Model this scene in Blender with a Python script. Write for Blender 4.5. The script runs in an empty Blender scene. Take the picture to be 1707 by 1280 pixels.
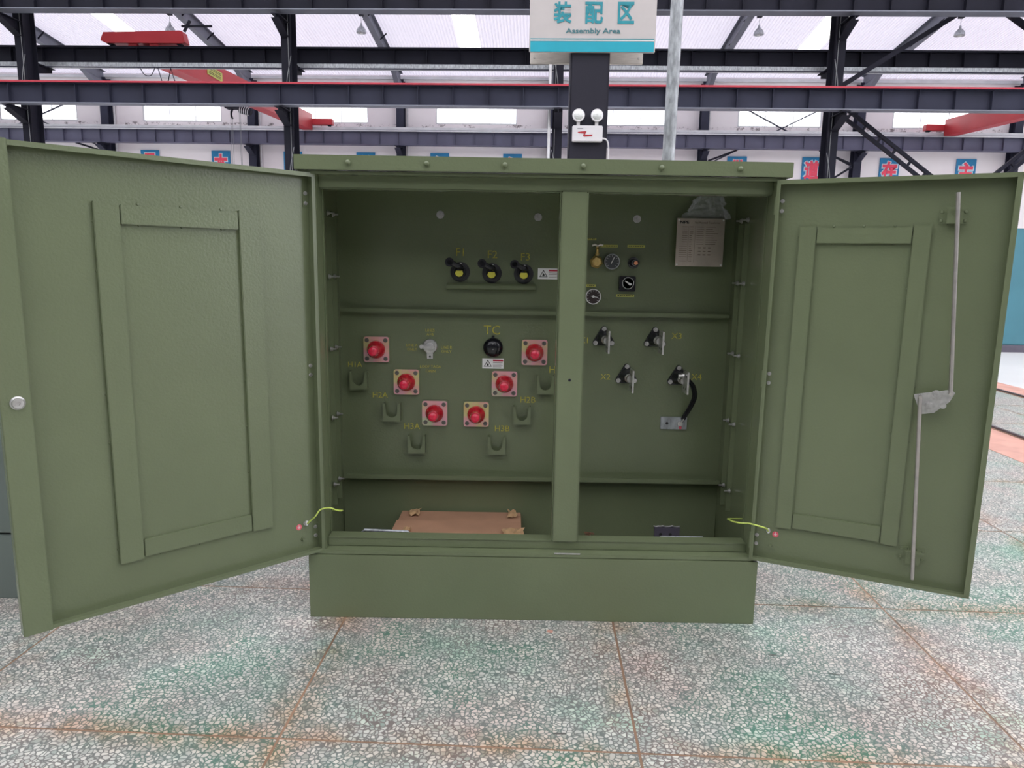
import bpy, bmesh, math, random
from mathutils import Matrix, Vector, noise
random.seed(7)
sc = bpy.context.scene
COL = sc.collection
PI = math.pi

# ------------------------------------------------------------------ camera
PITCH = math.radians(9.5); ROLL = math.radians(0.96)
fw = Vector((0, math.cos(PITCH), -math.sin(PITCH)))
u0 = Vector((0, math.sin(PITCH), math.cos(PITCH))); r0 = Vector((1, 0, 0))
Rv = r0 * math.cos(ROLL) + u0 * math.sin(ROLL)
Uv = u0 * math.cos(ROLL) - r0 * math.sin(ROLL)
cam = bpy.data.cameras.new('camera'); cam.sensor_width = 36.0
cam.lens = 1180.0 / 1707.0 * 36.0; cam.clip_end = 300
camo = bpy.data.objects.new('camera', cam); COL.objects.link(camo)
camo.matrix_world = Matrix(((Rv.x, Uv.x, -fw.x, 0), (Rv.y, Uv.y, -fw.y, 0), (Rv.z, Uv.z, -fw.z, 1.5), (0, 0, 0, 1)))
sc.camera = camo

# ------------------------------------------------------------------ world (overcast daylight) and exposure
W = bpy.data.worlds.new('daylight'); sc.world = W; W.use_nodes = True
nt = W.node_tree; nt.nodes.clear()
wo = nt.nodes.new('ShaderNodeOutputWorld'); bg = nt.nodes.new('ShaderNodeBackground')
tc = nt.nodes.new('ShaderNodeTexCoord'); sp = nt.nodes.new('ShaderNodeSeparateXYZ'); cr = nt.nodes.new('ShaderNodeValToRGB')
cr.color_ramp.elements[0].position = 0.47; cr.color_ramp.elements[0].color = (0.30, 0.31, 0.30, 1)
cr.color_ramp.elements[1].position = 0.53; cr.color_ramp.elements[1].color = (0.95, 0.96, 1.0, 1)
mp = nt.nodes.new('ShaderNodeMapRange'); mp.inputs[1].default_value = -1; mp.inputs[2].default_value = 1
nt.links.new(tc.outputs['Generated'], sp.inputs[0]); nt.links.new(sp.outputs['Z'], mp.inputs[0])
nt.links.new(mp.outputs[0], cr.inputs[0]); nt.links.new(cr.outputs[0], bg.inputs[0]); nt.links.new(bg.outputs[0], wo.inputs[0])
bg.inputs[1].default_value = 2.9
sc.view_settings.view_transform = 'Standard'; sc.view_settings.look = 'None'
sc.view_settings.gamma = 1; sc.view_settings.use_curve_mapping = False
sc.view_settings.exposure = 0.60
sc.cycles.max_bounces = 8

# ------------------------------------------------------------------ materials
def nodes(name):
    m = bpy.data.materials.new(name); m.use_nodes = True
    t = m.node_tree; return m, t, t.nodes['Principled BSDF']
def setin(b, k, v):
    if k in b.inputs: b.inputs[k].default_value = v
def coords(t, kind='Object', scale=(1, 1, 1)):
    c = t.nodes.new('ShaderNodeTexCoord'); mpn = t.nodes.new('ShaderNodeMapping')
    mpn.inputs['Scale'].default_value = scale
    t.links.new(c.outputs[kind], mpn.inputs[0]); return mpn.outputs[0]
def nz(t, vec, scale, detail=3, rough=.5):
    n = t.nodes.new('ShaderNodeTexNoise'); n.inputs['Scale'].default_value = scale
    n.inputs['Detail'].default_value = detail; n.inputs['Roughness'].default_value = rough
    t.links.new(vec, n.inputs['Vector']); return n
def ramp(t, src, stops):
    r = t.nodes.new('ShaderNodeValToRGB'); e = r.color_ramp.elements
    while len(e) > 1: e.remove(e[-1])
    e[0].position = stops[0][0]; e[0].color = tuple(stops[0][1]) + (1,)
    for p, c in stops[1:]:
        x = e.new(p); x.color = tuple(c) + (1,)
    t.links.new(src, r.inputs[0]); return r.outputs[0]
def bump(t, b, src, strength, dist):
    bn = t.nodes.new('ShaderNodeBump'); bn.inputs['Strength'].default_value = strength
    bn.inputs['Distance'].default_value = dist
    t.links.new(src, bn.inputs['Height']); t.links.new(bn.outputs[0], b.inputs['Normal'])
def mat(name, col, rough=.5, metal=0, var=.12, vscale=6, bmp=0, bscale=80, bdist=.002, coat=0, trans=0, spec=.5, stretch=(1, 1, 1)):
    m, t, b = nodes(name)
    v = coords(t, 'Object', stretch)
    n = nz(t, v, vscale)
    lo = [c * (1 - var) for c in col]; hi = [min(1, c * (1 + var)) for c in col]
    t.links.new(ramp(t, n.outputs[0], [(.3, lo), (.7, hi)]), b.inputs['Base Color'])
    setin(b, 'Roughness', rough); setin(b, 'Metallic', metal); setin(b, 'Coat Weight', coat)
    setin(b, 'Transmission Weight', trans); setin(b, 'Specular IOR Level', spec)
    if bmp:
        n2 = nz(t, v, bscale, 2); bump(t, b, n2.outputs[0], bmp, bdist)
    return m
M = {}
M['green'] = mat('olive_green_powder_coat', (.143, .172, .095), .25, var=.05, vscale=2.5, bmp=.34, bscale=115, bdist=.002)
M['grey_green'] = mat('grey_green_paint', (.135, .165, .150), .4, var=.05, vscale=2)
M['navy'] = mat('dark_navy_steel_paint', (.013, .013, .022), .7, var=.2, vscale=1.2, spec=.2)
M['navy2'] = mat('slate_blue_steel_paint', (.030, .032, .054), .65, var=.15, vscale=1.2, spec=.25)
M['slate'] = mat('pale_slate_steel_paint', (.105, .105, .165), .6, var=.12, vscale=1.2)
M['pillar'] = mat('pillar_paint', (.026, .025, .037), .6, var=.08, vscale=2, spec=.25)
M['rafter'] = mat('grey_rafter_and_lit_flange', (.16, .17, .21), .55, var=.15, vscale=1.2)
M['galv'] = mat('galvanised_steel', (.36, .38, .40), .42, .5, var=.35, vscale=45, stretch=(1, 1, .35))
M['steel'] = mat('zinc_plated_steel', (.55, .54, .53), .33, .8, var=.15, vscale=60)
M['darksteel'] = mat('grey_socket_screw', (.16, .15, .14), .35, .7, var=.2, vscale=60)
M['rod'] = mat('bright_steel_rod', (.50, .47, .45), .33, .8, var=.1, vscale=30)
M['lightsteel'] = mat('pale_grey_steel', (.62, .63, .65), .5, .2, var=.1, vscale=2)
M['brushed'] = mat('brushed_stainless', (.66, .62, .57), .42, .55, var=.12, vscale=14, stretch=(1, 1, 22))
M['white'] = mat('white_plastic', (.80, .78, .80), .35, var=.03)
M['lens'] = mat('frosted_lamp_lens', (.72, .74, .72), .2, .2, var=.25, vscale=160)
M['black'] = mat('black_rubber', (.010, .010, .014), .42, var=.2)
M['blackgl'] = mat('glossy_black_epoxy', (.008, .008, .012), .18, var=.1)
M['redcap'] = mat('red_dust_cap_plastic', (.52, .006, .022), .22, var=.2, vscale=50, coat=.4)
M['redglow'] = mat('red_cap_tip_glow', (.80, .02, .07), .25, var=.15, vscale=70, coat=.4)  # glow of the cap tip put into a brighter red
M['redcrane'] = mat('red_crane_paint', (.46, .030, .040), .5, var=.12, vscale=1)
M['redline'] = mat('red_conductor_rail', (.42, .03, .05), .5)
M['brass'] = mat('brass', (.72, .52, .20), .3, .85, var=.15, vscale=60)
M['copper'] = mat('copper', (.80, .33, .18), .35, .6)
M['yellow'] = mat('yellow_paint', (.42, .38, .05), .6, var=.35, vscale=90)
M['yellowtape'] = mat('yellow_label_tape', (.50, .50, .10), .5, var=.15)
M['yellowband'] = mat('yellow_fuse_band', (.62, .58, .06), .5)
M['tape_ink'] = mat('label_ink', (.05, .055, .02), .6)
M['sticker'] = mat('white_sticker', (.78, .78, .77), .45, var=.03)
M['redink'] = mat('red_ink', (.42, .01, .04), .5)
M['ink'] = mat('black_ink', (.02, .02, .02), .5)
M['earth'] = mat('pink_red_earth_sticker', (.72, .12, .16), .5)
M['wire'] = mat('yellow_green_wire_sheath', (.50, .62, .12), .4, var=.3, vscale=25)
M['card'] = mat('brown_cardboard', (.42, .235, .145), .8, var=.12, vscale=5, bmp=.3, bscale=25)
M['tape'] = mat('tan_packing_tape', (.58, .37, .20), .3, var=.15, vscale=18)
M['teal'] = mat('teal_sheet_metal', (.055, .19, .24), .4, var=.1, vscale=1)
M['plinth'] = mat('grey_purple_plinth', (.10, .09, .12), .6)
M['signpanel'] = mat('warm_grey_sign_panel', (.56, .52, .51), .4, var=.03)
M['signteal'] = mat('teal_sign_print', (.010, .38, .50), .4, var=.04)
M['signink'] = mat('blue_green_lettering', (.02, .27, .33), .45)
M['signtext'] = mat('grey_teal_lettering', (.06, .20, .23), .45)
M['blueboard'] = mat('blue_character_board', (.010, .20, .42), .5, var=.12, vscale=3)
M['pinkchar'] = mat('pink_red_character', (.85, .07, .13), .5)
M['charedge'] = mat('white_character_outline', (.60, .74, .80), .5)
M['wirerope'] = mat('grey_wire', (.20, .21, .22), .5)
M['downpipe'] = mat('white_downpipe', (.68, .68, .70), .5)
M['pinkpaint'] = mat('faded_salmon_floor_paint', (.52, .28, .22), .55, var=.15, vscale=5)
M['railtop'] = mat('dark_rail_steel', (.09, .075, .08), .4, .3)
M['joint'] = mat('brown_joint_strip', (.25, .155, .10), .7, var=.35, vscale=3)
M['glasspane'] = None
M['plate'] = mat('bronze_stainless_plate', (.50, .43, .37), .38, .6, var=.18, vscale=8)
M['plateink'] = mat('etched_plate_ink', (.13, .09, .07), .6)
M['dial'] = mat('dark_dial_face', (.05, .055, .06), .3)
M['dialbrown'] = mat('black_brown_dial', (.03, .018, .018), .3)
M['dialmark'] = mat('pale_dial_marks', (.55, .55, .55), .5)
M['rust'] = mat('rusty_brass', (.22, .12, .07), .6, .3, var=.4, vscale=90)
M['skyl'] = None

def translucent(name, col, tr, trcol, transp=0):
    m, t, b = nodes(name)
    setin(b, 'Base Color', tuple(col) + (1,)); setin(b, 'Roughness', .6)
    tl = t.nodes.new('ShaderNodeBsdfTranslucent'); tl.inputs[0].default_value = tuple(trcol) + (1,)
    mx = t.nodes.new('ShaderNodeMixShader'); mx.inputs[0].default_value = tr
    out = t.nodes['Material Output']
    t.links.new(b.outputs[0], mx.inputs[1]); t.links.new(tl.outputs[0], mx.inputs[2])
    last = mx
    if transp:
        tp = t.nodes.new('ShaderNodeBsdfTransparent'); m2 = t.nodes.new('ShaderNodeMixShader'); m2.inputs[0].default_value = transp
        t.links.new(mx.outputs[0], m2.inputs[1]); t.links.new(tp.outputs[0], m2.inputs[2]); last = m2
    t.links.new(last.outputs[0], out.inputs[0]); return m
M['roof'] = translucent('white_corrugated_sheet', (.74, .71, .77), .23, (.62, .59, .66))
M['roof2'] = translucent('white_main_roof_sheet', (.74, .71, .76), .72, (.66, .64, .69))  # unseen main roof, made to let extra daylight through
M['skyl'] = translucent('cream_fibreglass_sheet', (.85, .82, .70), .6, (1, .95, .78), .55)
M['glasspane'] = translucent('window_glass', (.9, .95, 1), .3, (1, 1, 1), .85)

# plastic bag: thin clear film
m, t, b = nodes('clear_plastic_film')
setin(b, 'Base Color', (.90, .90, .98, 1)); setin(b, 'Roughness', .12); setin(b, 'Alpha', .17); setin(b, 'Specular IOR Level', 1.0); setin(b, 'Coat Weight', .6)
M['bag'] = m
# iridescent zinc passivated plates
m, t, b = nodes('yellow_pink_zinc_plate')
v = coords(t, 'Object'); n = nz(t, v, 9, 2); w = t.nodes.new('ShaderNodeObjectInfo')
add = t.nodes.new('ShaderNodeMath'); add.operation = 'ADD'
mul = t.nodes.new('ShaderNodeMath'); mul.operation = 'MULTIPLY'; mul.inputs[1].default_value = .18
t.links.new(w.outputs['Random'], mul.inputs[0]); t.links.new(mul.outputs[0], add.inputs[0]); t.links.new(n.outputs[0], add.inputs[1])
t.links.new(ramp(t, add.outputs[0], [(.38, (.70, .50, .22)), (.48, (.66, .60, .28)), (.56, (.78, .42, .38)), (.66, (.80, .40, .48)), (.78, (.55, .62, .40))]), b.inputs['Base Color'])
setin(b, 'Metallic', .45); setin(b, 'Roughness', .3); M['zinc'] = m
# terrazzo
m, t, b = nodes('polished_terrazzo')
g = t.nodes.new('ShaderNodeNewGeometry'); wob = nz(t, g.outputs['Position'], 22, 2)
sc1 = t.nodes.new('ShaderNodeVectorMath'); sc1.operation = 'SCALE'; sc1.inputs[3].default_value = .022
t.links.new(wob.outputs['Color'], sc1.inputs[0])
ad = t.nodes.new('ShaderNodeVectorMath'); ad.operation = 'ADD'
t.links.new(g.outputs['Position'], ad.inputs[0]); t.links.new(sc1.outputs[0], ad.inputs[1])
def vor(feature, scale):
    q = t.nodes.new('ShaderNodeTexVoronoi'); q.feature = feature; q.inputs['Scale'].default_value = scale
    t.links.new(ad.outputs[0], q.inputs['Vector']); return q
vd = vor('DISTANCE_TO_EDGE', 62); vc = vor('F1', 62)
lg = nz(t, g.outputs['Position'], 1.5, 4, .6); lg2 = nz(t, g.outputs['Position'], 2.6, 3, .6)
cem = ramp(t, lg.outputs[0], [(.30, (.17, .12, .10)), (.43, (.175, .165, .155)), (.52, (.14, .175, .16)), (.62, (.075, .18, .13)), (.72, (.10, .21, .165))])
chip = ramp(t, vc.outputs['Color'], [(.0, (.25, .30, .27)), (.25, (.36, .375, .345)), (.5, (.50, .49, .46)), (.8, (.62, .60, .55)), (1, (.43, .42, .40))])
tint = ramp(t, lg2.outputs[0], [(.32, (1.0, .86, .84)), (.46, (1, .98, .94)), (.56, (.97, 1, .98)), (.68, (.74, .98, .86))])
mm = t.nodes.new('ShaderNodeMix'); mm.data_type = 'RGBA'; mm.blend_type = 'MULTIPLY'; mm.inputs[0].default_value = 1
t.links.new(chip, mm.inputs[6]); t.links.new(tint, mm.inputs[7])
edge = ramp(t, vd.outputs['Distance'], [(.07, (0, 0, 0)), (.16, (1, 1, 1))])
mx = t.nodes.new('ShaderNodeMix'); mx.data_type = 'RGBA'
t.links.new(edge, mx.inputs[0]); t.links.new(cem, mx.inputs[6]); t.links.new(mm.outputs[2], mx.inputs[7])
sp2 = nz(t, g.outputs['Position'], 7, 6, .75)
dirt = ramp(t, sp2.outputs[0], [(.27, (.35, .35, .35)), (.33, (1, 1, 1))])
m3 = t.nodes.new('ShaderNodeMix'); m3.data_type = 'RGBA'; m3.blend_type = 'MULTIPLY'; m3.inputs[0].default_value = 1
t.links.new(mx.outputs[2], m3.inputs[6]); t.links.new(dirt, m3.inputs[7]); t.links.new(m3.outputs[2], b.inputs['Base Color'])
tcg = t.nodes.new('ShaderNodeTexCoord'); sg = t.nodes.new('ShaderNodeSeparateXYZ'); t.links.new(tcg.outputs['Generated'], sg.inputs[0])
def mth(op, a, b_=None, v=None):
    q = t.nodes.new('ShaderNodeMath'); q.operation = op; t.links.new(a, q.inputs[0])
    if b_ is not None: t.links.new(b_, q.inputs[1])
    if v is not None: q.inputs[1].default_value = v
    return q.outputs[0]
ex = mth('ABSOLUTE', mth('SUBTRACT', sg.outputs['X'], v=.5)); ey = mth('ABSOLUTE', mth('SUBTRACT', sg.outputs['Y'], v=.5))
em = ramp(t, mth('MAXIMUM', ex, ey), [(.40, (0, 0, 0)), (.5, (1, 1, 1))])
stn = ramp(t, nz(t, g.outputs['Position'], 3.1, 4, .65).outputs[0], [(.42, (0, 0, 0)), (.62, (1, 1, 1))])
msk = t.nodes.new('ShaderNodeMath'); msk.operation = 'MULTIPLY'; t.links.new(em, msk.inputs[0]); t.links.new(stn, msk.inputs[1])
m4 = t.nodes.new('ShaderNodeMix'); m4.data_type = 'RGBA'; m4.blend_type = 'MULTIPLY'; m4.inputs[7].default_value = (.92, .68, .50, 1)
t.links.new(msk.outputs[0], m4.inputs[0]); t.links.new(m3.outputs[2], m4.inputs[6]); t.links.new(m4.outputs[2], b.inputs['Base Color'])
setin(b, 'Roughness', .42); M['terrazzo'] = m
# far wall: pale panels with a stained strip under the windows
m, t, b = nodes('pale_wall_panel')
g = t.nodes.new('ShaderNodeNewGeometry'); s = t.nodes.new('ShaderNodeSeparateXYZ'); t.links.new(g.outputs['Position'], s.inputs[0])
n = nz(t, g.outputs['Position'], .5, 4); base = ramp(t, n.outputs[0], [(.3, (.84, .78, .80)), (.7, (.90, .86, .87))])
n2 = nz(t, g.outputs['Position'], 3.2, 6, .8)
spots = ramp(t, n2.outputs[0], [(.40, (.30, .28, .28)), (.47, (1, 1, 1))])
band = t.nodes.new('ShaderNodeMapRange'); band.inputs[1].default_value = 6.66; band.inputs[2].default_value = 6.70
band2 = t.nodes.new('ShaderNodeMath'); band2.operation = 'LESS_THAN'; band2.inputs[1].default_value = 6.96
bm_ = t.nodes.new('ShaderNodeMath'); bm_.operation = 'MULTIPLY'
t.links.new(s.outputs['Z'], band.inputs[0]); t.links.new(s.outputs['Z'], band2.inputs[0])
t.links.new(band.outputs[0], bm_.inputs[0]); t.links.new(band2.outputs[0], bm_.inputs[1])
mx = t.nodes.new('ShaderNodeMix'); mx.data_type = 'RGBA'; mx.blend_type = 'MULTIPLY'
t.links.new(bm_.outputs[0], mx.inputs[0]); t.links.new(base, mx.inputs[6]); t.links.new(spots, mx.inputs[7])
t.links.new(mx.outputs[2], b.inputs['Base Color']); setin(b, 'Roughness', .7); M['wall'] = m

M['scuff'] = mat('dark_scuff_mark', (.10, .10, .09), .7)
M['epoxy'] = mat('pale_grey_floor_coating', (.64, .64, .63), .35, var=.06, vscale=.7)
M['wall2'] = mat('dark_unseen_wall', (.11, .11, .11), .7, var=.05, vscale=.5)  # unseen walls kept dark so little low light enters the cabinet

# ------------------------------------------------------------------ builders
WMX = {}
def rotm(F): return F.to_3x3().to_4x4()
class MB:
    def __init__(s, F=None): s.v = []; s.f = []; s.F = F or Matrix(); s.T = None; s.sm = []
    def pt(s, p):
        p = Vector(p)
        if s.T: p = s.T @ p
        s.v.append(s.F @ p); return len(s.v) - 1
    def box(s, x0, x1, y0, y1, z0, z1):
        x0, x1 = sorted((x0, x1)); y0, y1 = sorted((y0, y1)); z0, z1 = sorted((z0, z1))
        i = [s.pt(p) for p in ((x0, y0, z0), (x1, y0, z0), (x1, y1, z0), (x0, y1, z0), (x0, y0, z1), (x1, y0, z1), (x1, y1, z1), (x0, y1, z1))]
        for q in ((0, 3, 2, 1), (4, 5, 6, 7), (0, 1, 5, 4), (1, 2, 6, 5), (2, 3, 7, 6), (3, 0, 4, 7)): s.f.append([i[k] for k in q])
        return s
    def lathe(s, o, ax, prof, n=20):          # prof: (distance along axis, radius)
        o = Vector(o); ax = Vector(ax).normalized()
        a = ax.orthogonal().normalized(); b = ax.cross(a)
        rings = []
        for t_, r in prof:
            if r < 1e-6: rings.append([s.pt(o + ax * t_)]); continue
            rings.append([s.pt(o + ax * t_ + (a * math.cos(2 * PI * k / n) + b * math.sin(2 * PI * k / n)) * r) for k in range(n)])
        for A, B_ in zip(rings, rings[1:]):
            for k in range(n):
                k2 = (k + 1) % n
                if len(A) == 1 and len(B_) == 1: continue
                if len(A) == 1: s.f.append([A[0], B_[k2], B_[k]])
                elif len(B_) == 1: s.f.append([A[k], A[k2], B_[0]])
                else: s.f.append([A[k], A[k2], B_[k2], B_[k]])
        if len(rings[0]) > 1: s.f.append(rings[0][::-1])
        if len(rings[-1]) > 1: s.f.append(rings[-1])
        return s
    def cyl(s, p0, p1, r0, r1=None, n=16):
        p0 = Vector(p0); p1 = Vector(p1); L = (p1 - p0).length
        return s.lathe(p0, p1 - p0, [(0, r0), (L, r0 if r1 is None else r1)], n)
    def tube(s, pts, r, n=8, smooth=6):
        P = [Vector(p) for p in pts]
        if smooth and len(P) > 2:
            Q = []; E_ = [P[0] * 2 - P[1]] + P + [P[-1] * 2 - P[-2]]
            for i in range(1, len(E_) - 2):
                a, b, c, d = E_[i - 1:i + 3]
                for k in range(smooth):
                    t_ = k / smooth
                    Q.append(.5 * ((2 * b) + (c - a) * t_ + (2 * a - 5 * b + 4 * c - d) * t_ ** 2 + (3 * b - a - 3 * c + d) * t_ ** 3))
            Q.append(P[-1]); P = Q
        rings = []; up = None
        for i, p in enumerate(P):
            d = (P[min(i + 1, len(P) - 1)] - P[max(i - 1, 0)]).normalized()
            if up is None: up = d.orthogonal().normalized()
            up = (up - d * up.dot(d)).normalized(); b = d.cross(up)
            rings.append([s.pt(p + (up * math.cos(2 * PI * k / n) + b * math.sin(2 * PI * k / n)) * r) for k in range(n)])
        for A, B_ in zip(rings, rings[1:]):
            for k in range(n):
                k2 = (k + 1) % n; s.f.append([A[k], A[k2], B_[k2], B_[k]])
        s.f.append(rings[0][::-1]); s.f.append(rings[-1]); return s
    def bar(s, p0, p1, w, h):                 # rectangular bar from p0 to p1
        p0 = Vector(p0); p1 = Vector(p1); d = (p1 - p0).normalized()
        zz = Vector((0, 0, 1)) if abs(d.z) < .95 else Vector((0, 1, 0))
        a = d.cross(zz).normalized() * w / 2; b = a.cross(d).normalized() * h / 2
        i = [s.pt(q + x * a + y * b) for q in (p0, p1) for x, y in ((-1, -1), (1, -1), (1, 1), (-1, 1))]
        for q in ((3, 2, 1, 0), (4, 5, 6, 7), (0, 1, 5, 4), (1, 2, 6, 5), (2, 3, 7, 6), (3, 0, 4, 7)): s.f.append([i[k] for k in q])
        return s
    def prism(s, poly, fn, t0, t1):           # poly in 2D, fn(a,b,t)->3D
        A = [s.pt(fn(a, b, t0)) for a, b in poly]; B_ = [s.pt(fn(a, b, t1)) for a, b in poly]
        n = len(poly); s.f.append(A[::-1]); s.f.append(B_)
        for k in range(n): k2 = (k + 1) % n; s.f.append([A[k], A[k2], B_[k2], B_[k]])
        return s
    def raw(s, mesh, Mx):
        o = len(s.v)
        for v in mesh.vertices: s.v.append(s.F @ Mx @ v.co)
        for p in mesh.polygons: s.f.append([o + k for k in p.vertices])
        return s
    def mesh(s, name, m, Minv=None, bevel=0, smooth=True):
        me = bpy.data.meshes.new(name)
        vs = [Minv @ v for v in s.v] if Minv else s.v
        me.from_pydata([tuple(v) for v in vs], [], s.f)
        bm = bmesh.new(); bm.from_mesh(me)
        bmesh.ops.recalc_face_normals(bm, faces=bm.faces)
        if bevel: bmesh.ops.bevel(bm, geom=bm.edges[:], offset=bevel, segments=2, affect='EDGES', clamp_overlap=True)
        bm.to_mesh(me); bm.free()
        if smooth:
            me.polygons.foreach_set('use_smooth', [True] * len(me.polygons))
            me.set_sharp_from_angle(angle=math.radians(38))
        me.materials.append(m); me.update(); return me
    def build(s, name, m, parent=None, base=False, **kw):
        R = rotm(s.F); Ri = R.inverted()
        L = [Ri @ v for v in s.v]
        lo = Vector([min(v[k] for v in L) for k in range(3)]); hi = Vector([max(v[k] for v in L) for k in range(3)])
        c = (lo + hi) / 2
        if parent is None or base: c.z = lo.z
        Mx = Matrix.Translation(R @ c) @ R
        return place(name, s.mesh(name, m, Mx.inverted(), **kw), Mx, parent)
def place(name, me, Mx, parent=None):
    o = bpy.data.objects.new(name, me); COL.objects.link(o)
    if parent is not None:
        o.parent = parent; o.matrix_basis = WMX[parent.name].inverted() @ Mx
    else: o.matrix_basis = Mx
    WMX[o.name] = Mx.copy(); return o
def tag(o, label=None, cat=None, group=None, kind=None):
    if label: o['label'] = label
    if cat: o['category'] = cat
    if group: o['group'] = group
    if kind: o['kind'] = kind
    return o
def thing(name, label, cat, loc, F=None, group=None):
    R = rotm(F) if F else Matrix(); p = (F @ Vector(loc)) if F else Vector(loc)
    o = place(name, None, Matrix.Translation(p) @ R); return tag(o, label, cat, group)
def textmesh(body, size, ext=.0008, bold=0, spacing=1):
    cu = bpy.data.curves.new('t', 'FONT'); cu.body = body; cu.size = size; cu.align_x = 'CENTER'; cu.align_y = 'CENTER'
    cu.extrude = ext; cu.offset = bold; cu.space_character = spacing; cu.resolution_u = 2
    o = bpy.data.objects.new('t', cu); COL.objects.link(o)
    bpy.context.view_layer.update()
    me = bpy.data.meshes.new_from_object(o.evaluated_get(bpy.context.evaluated_depsgraph_get()))
    bpy.data.objects.remove(o); bpy.data.curves.remove(cu); return me
RX = Matrix.Rotation(PI / 2, 4, 'X')
def fit(me, w=None, h=None):
    if not me.vertices: return Matrix()
    xs = [v.co.x for v in me.vertices]; ys = [v.co.y for v in me.vertices]
    sx = w / (max(xs) - min(xs)) if w else None; sy = h / (max(ys) - min(ys)) if h else None
    sx = sx or sy; sy = sy or sx
    return Matrix.Diagonal((sx, sy, 1, 1)) @ Matrix.Translation((-(max(xs) + min(xs)) / 2, -(max(ys) + min(ys)) / 2, 0))
def text(name, body, loc, h, m, parent, F=None, w=None, bold=0, ext=.0008, spacing=1):
    me0 = textmesh(body, .1, ext, bold, spacing)
    b = MB(F); b.raw(me0, Matrix.Translation(loc) @ RX @ fit(me0, w, h)); 
    return b.build(name, m, parent, smooth=False)

# frame of the hall, turned 2.1 degrees against the cabinet
HB = Matrix.Rotation(math.radians(-2.1), 4, 'Z')
BAY = 5.91; U0 = .30
def cu(k): return U0 + BAY * k

# ------------------------------------------------------------------ floor
fl = MB(HB).box(-24.5, 25, -8, 29.4, -.10, -.0012).build('floor', M['joint'])
tag(fl, kind='structure')
ul = [-1.95 - 1.18 * k for k in range(5, 0, -1)] + [-1.95, -.80, .345, 1.58, 2.76, 3.92]
vl = [-.05, .98, 2.011, 3.05] + [3.05 + 1.04 * k for k in range(1, 10)]
gap = .0045
cache = {}
def slab(u0, u1, v0, v1, name='slab'):
    w, d = u1 - u0 - 2 * gap, v1 - v0 - 2 * gap; key = (round(w, 4), round(d, 4))
    if key not in cache: cache[key] = MB().box(-w / 2, w / 2, -d / 2, d / 2, -.03, 0).mesh('slab', M['terrazzo'], smooth=False)
    place('slab', cache[key], HB @ Matrix.Translation(((u0 + u1) / 2, (v0 + v1) / 2, 0)), fl)
for i in range(len(ul) - 1):
    for j in range(len(vl) - 1): slab(ul[i], ul[i + 1], vl[j], vl[j + 1])
uE, vE = ul[-1], vl[-1]
# strips between and beyond the two tracks, slabs as far as they read apart
for j in range(3, len(vl) - 1):
    slab(4.53, 5.24, vl[j], vl[j + 1]); slab(5.24, 5.96, vl[j], vl[j + 1])
far = MB(HB)
S0, S1 = -8, 29.2
far.box(-24.4, ul[0] - gap, S0, vE, -.03, 0); far.box(ul[0], uE, S0, vl[0] - gap, -.03, 0)
far.box(4.53, 5.96, S0, vl[3], -.03, 0)
far.build('slab_field', M['terrazzo'], fl, smooth=False)['kind'] = 'stuff'
MB(HB).box(-24.4, 3.92, vE, S1, -.03, 0).box(4.53, 5.96, vE, S1, -.03, 0).box(6.45, 24.9, S0, S1, -.03, 0).build('coated_floor', M['epoxy'], fl, smooth=False)
st = MB(HB).box(3.93, 4.46, -8, 29.2, -.03, -.0005).build('trim_1', M['pinkpaint']); tag(st, kind='structure')
st = MB(HB).box(6.03, 6.45, -8, 29.2, -.03, -.0005).build('trim_2', M['pinkpaint']); tag(st, kind='structure')
for uu, lb in ((4.495, 'dark steel floor rail nearest the right cabinet door, beside a salmon strip'), (5.995, 'dark steel floor rail farther right, next to the teal cabinets')):
    r = thing('floor_rail', lb, 'rail', (uu, 12, 0), HB)
    MB(HB).box(uu - .034, uu + .034, -7.5, 29, -.02, .004).build('rail_bed', M['joint'], r)
    MB(HB).box(uu - .018, uu + .018, -7.5, 29, .004, .022).build('rail_head', M['railtop'], r, bevel=.003)

# scuffs lying on the slabs
random.seed(4)
for u, v, L, wd, a in ((.10, 2.09, .055, .012, .1), (.55, 2.85, .03, .006, .4), (1.15, 2.50, .07, .005, -.1), (1.25, 2.34, .05, .004, -.3), (.95, 2.62, .04, .008, 0), (.05, 2.33, .014, .005, 1.3), (-.42, 2.14, .012, .010, .2), (-.25, 2.62, .016, .003, 1.4), (-1.30, 2.55, .014, .006, .3), (1.55, 2.15, .03, .006, .8), (-.62, 1.83, .05, .02, .2)):
    q = MB(HB @ Matrix.Translation((u, v, 0)) @ Matrix.Rotation(a, 4, 'Z'))
    q.prism([(L / 2 * math.cos(k * PI / 4) * random.uniform(.7, 1), wd / 2 * math.sin(k * PI / 4) * random.uniform(.7, 1)) for k in range(8)], lambda a_, b_, t_: (a_, b_, t_), .0002, .0008)
    q.build('scuff', M['scuff'], fl, smooth=False)
q = MB(HB).prism([(.06, 2.735), (.085, 2.73), (.088, 2.75), (.066, 2.757)], lambda a_, b_, t_: (a_, b_, t_), .0002, .001); q.build('red_chip', M['pinkpaint'], fl, smooth=False)

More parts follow.
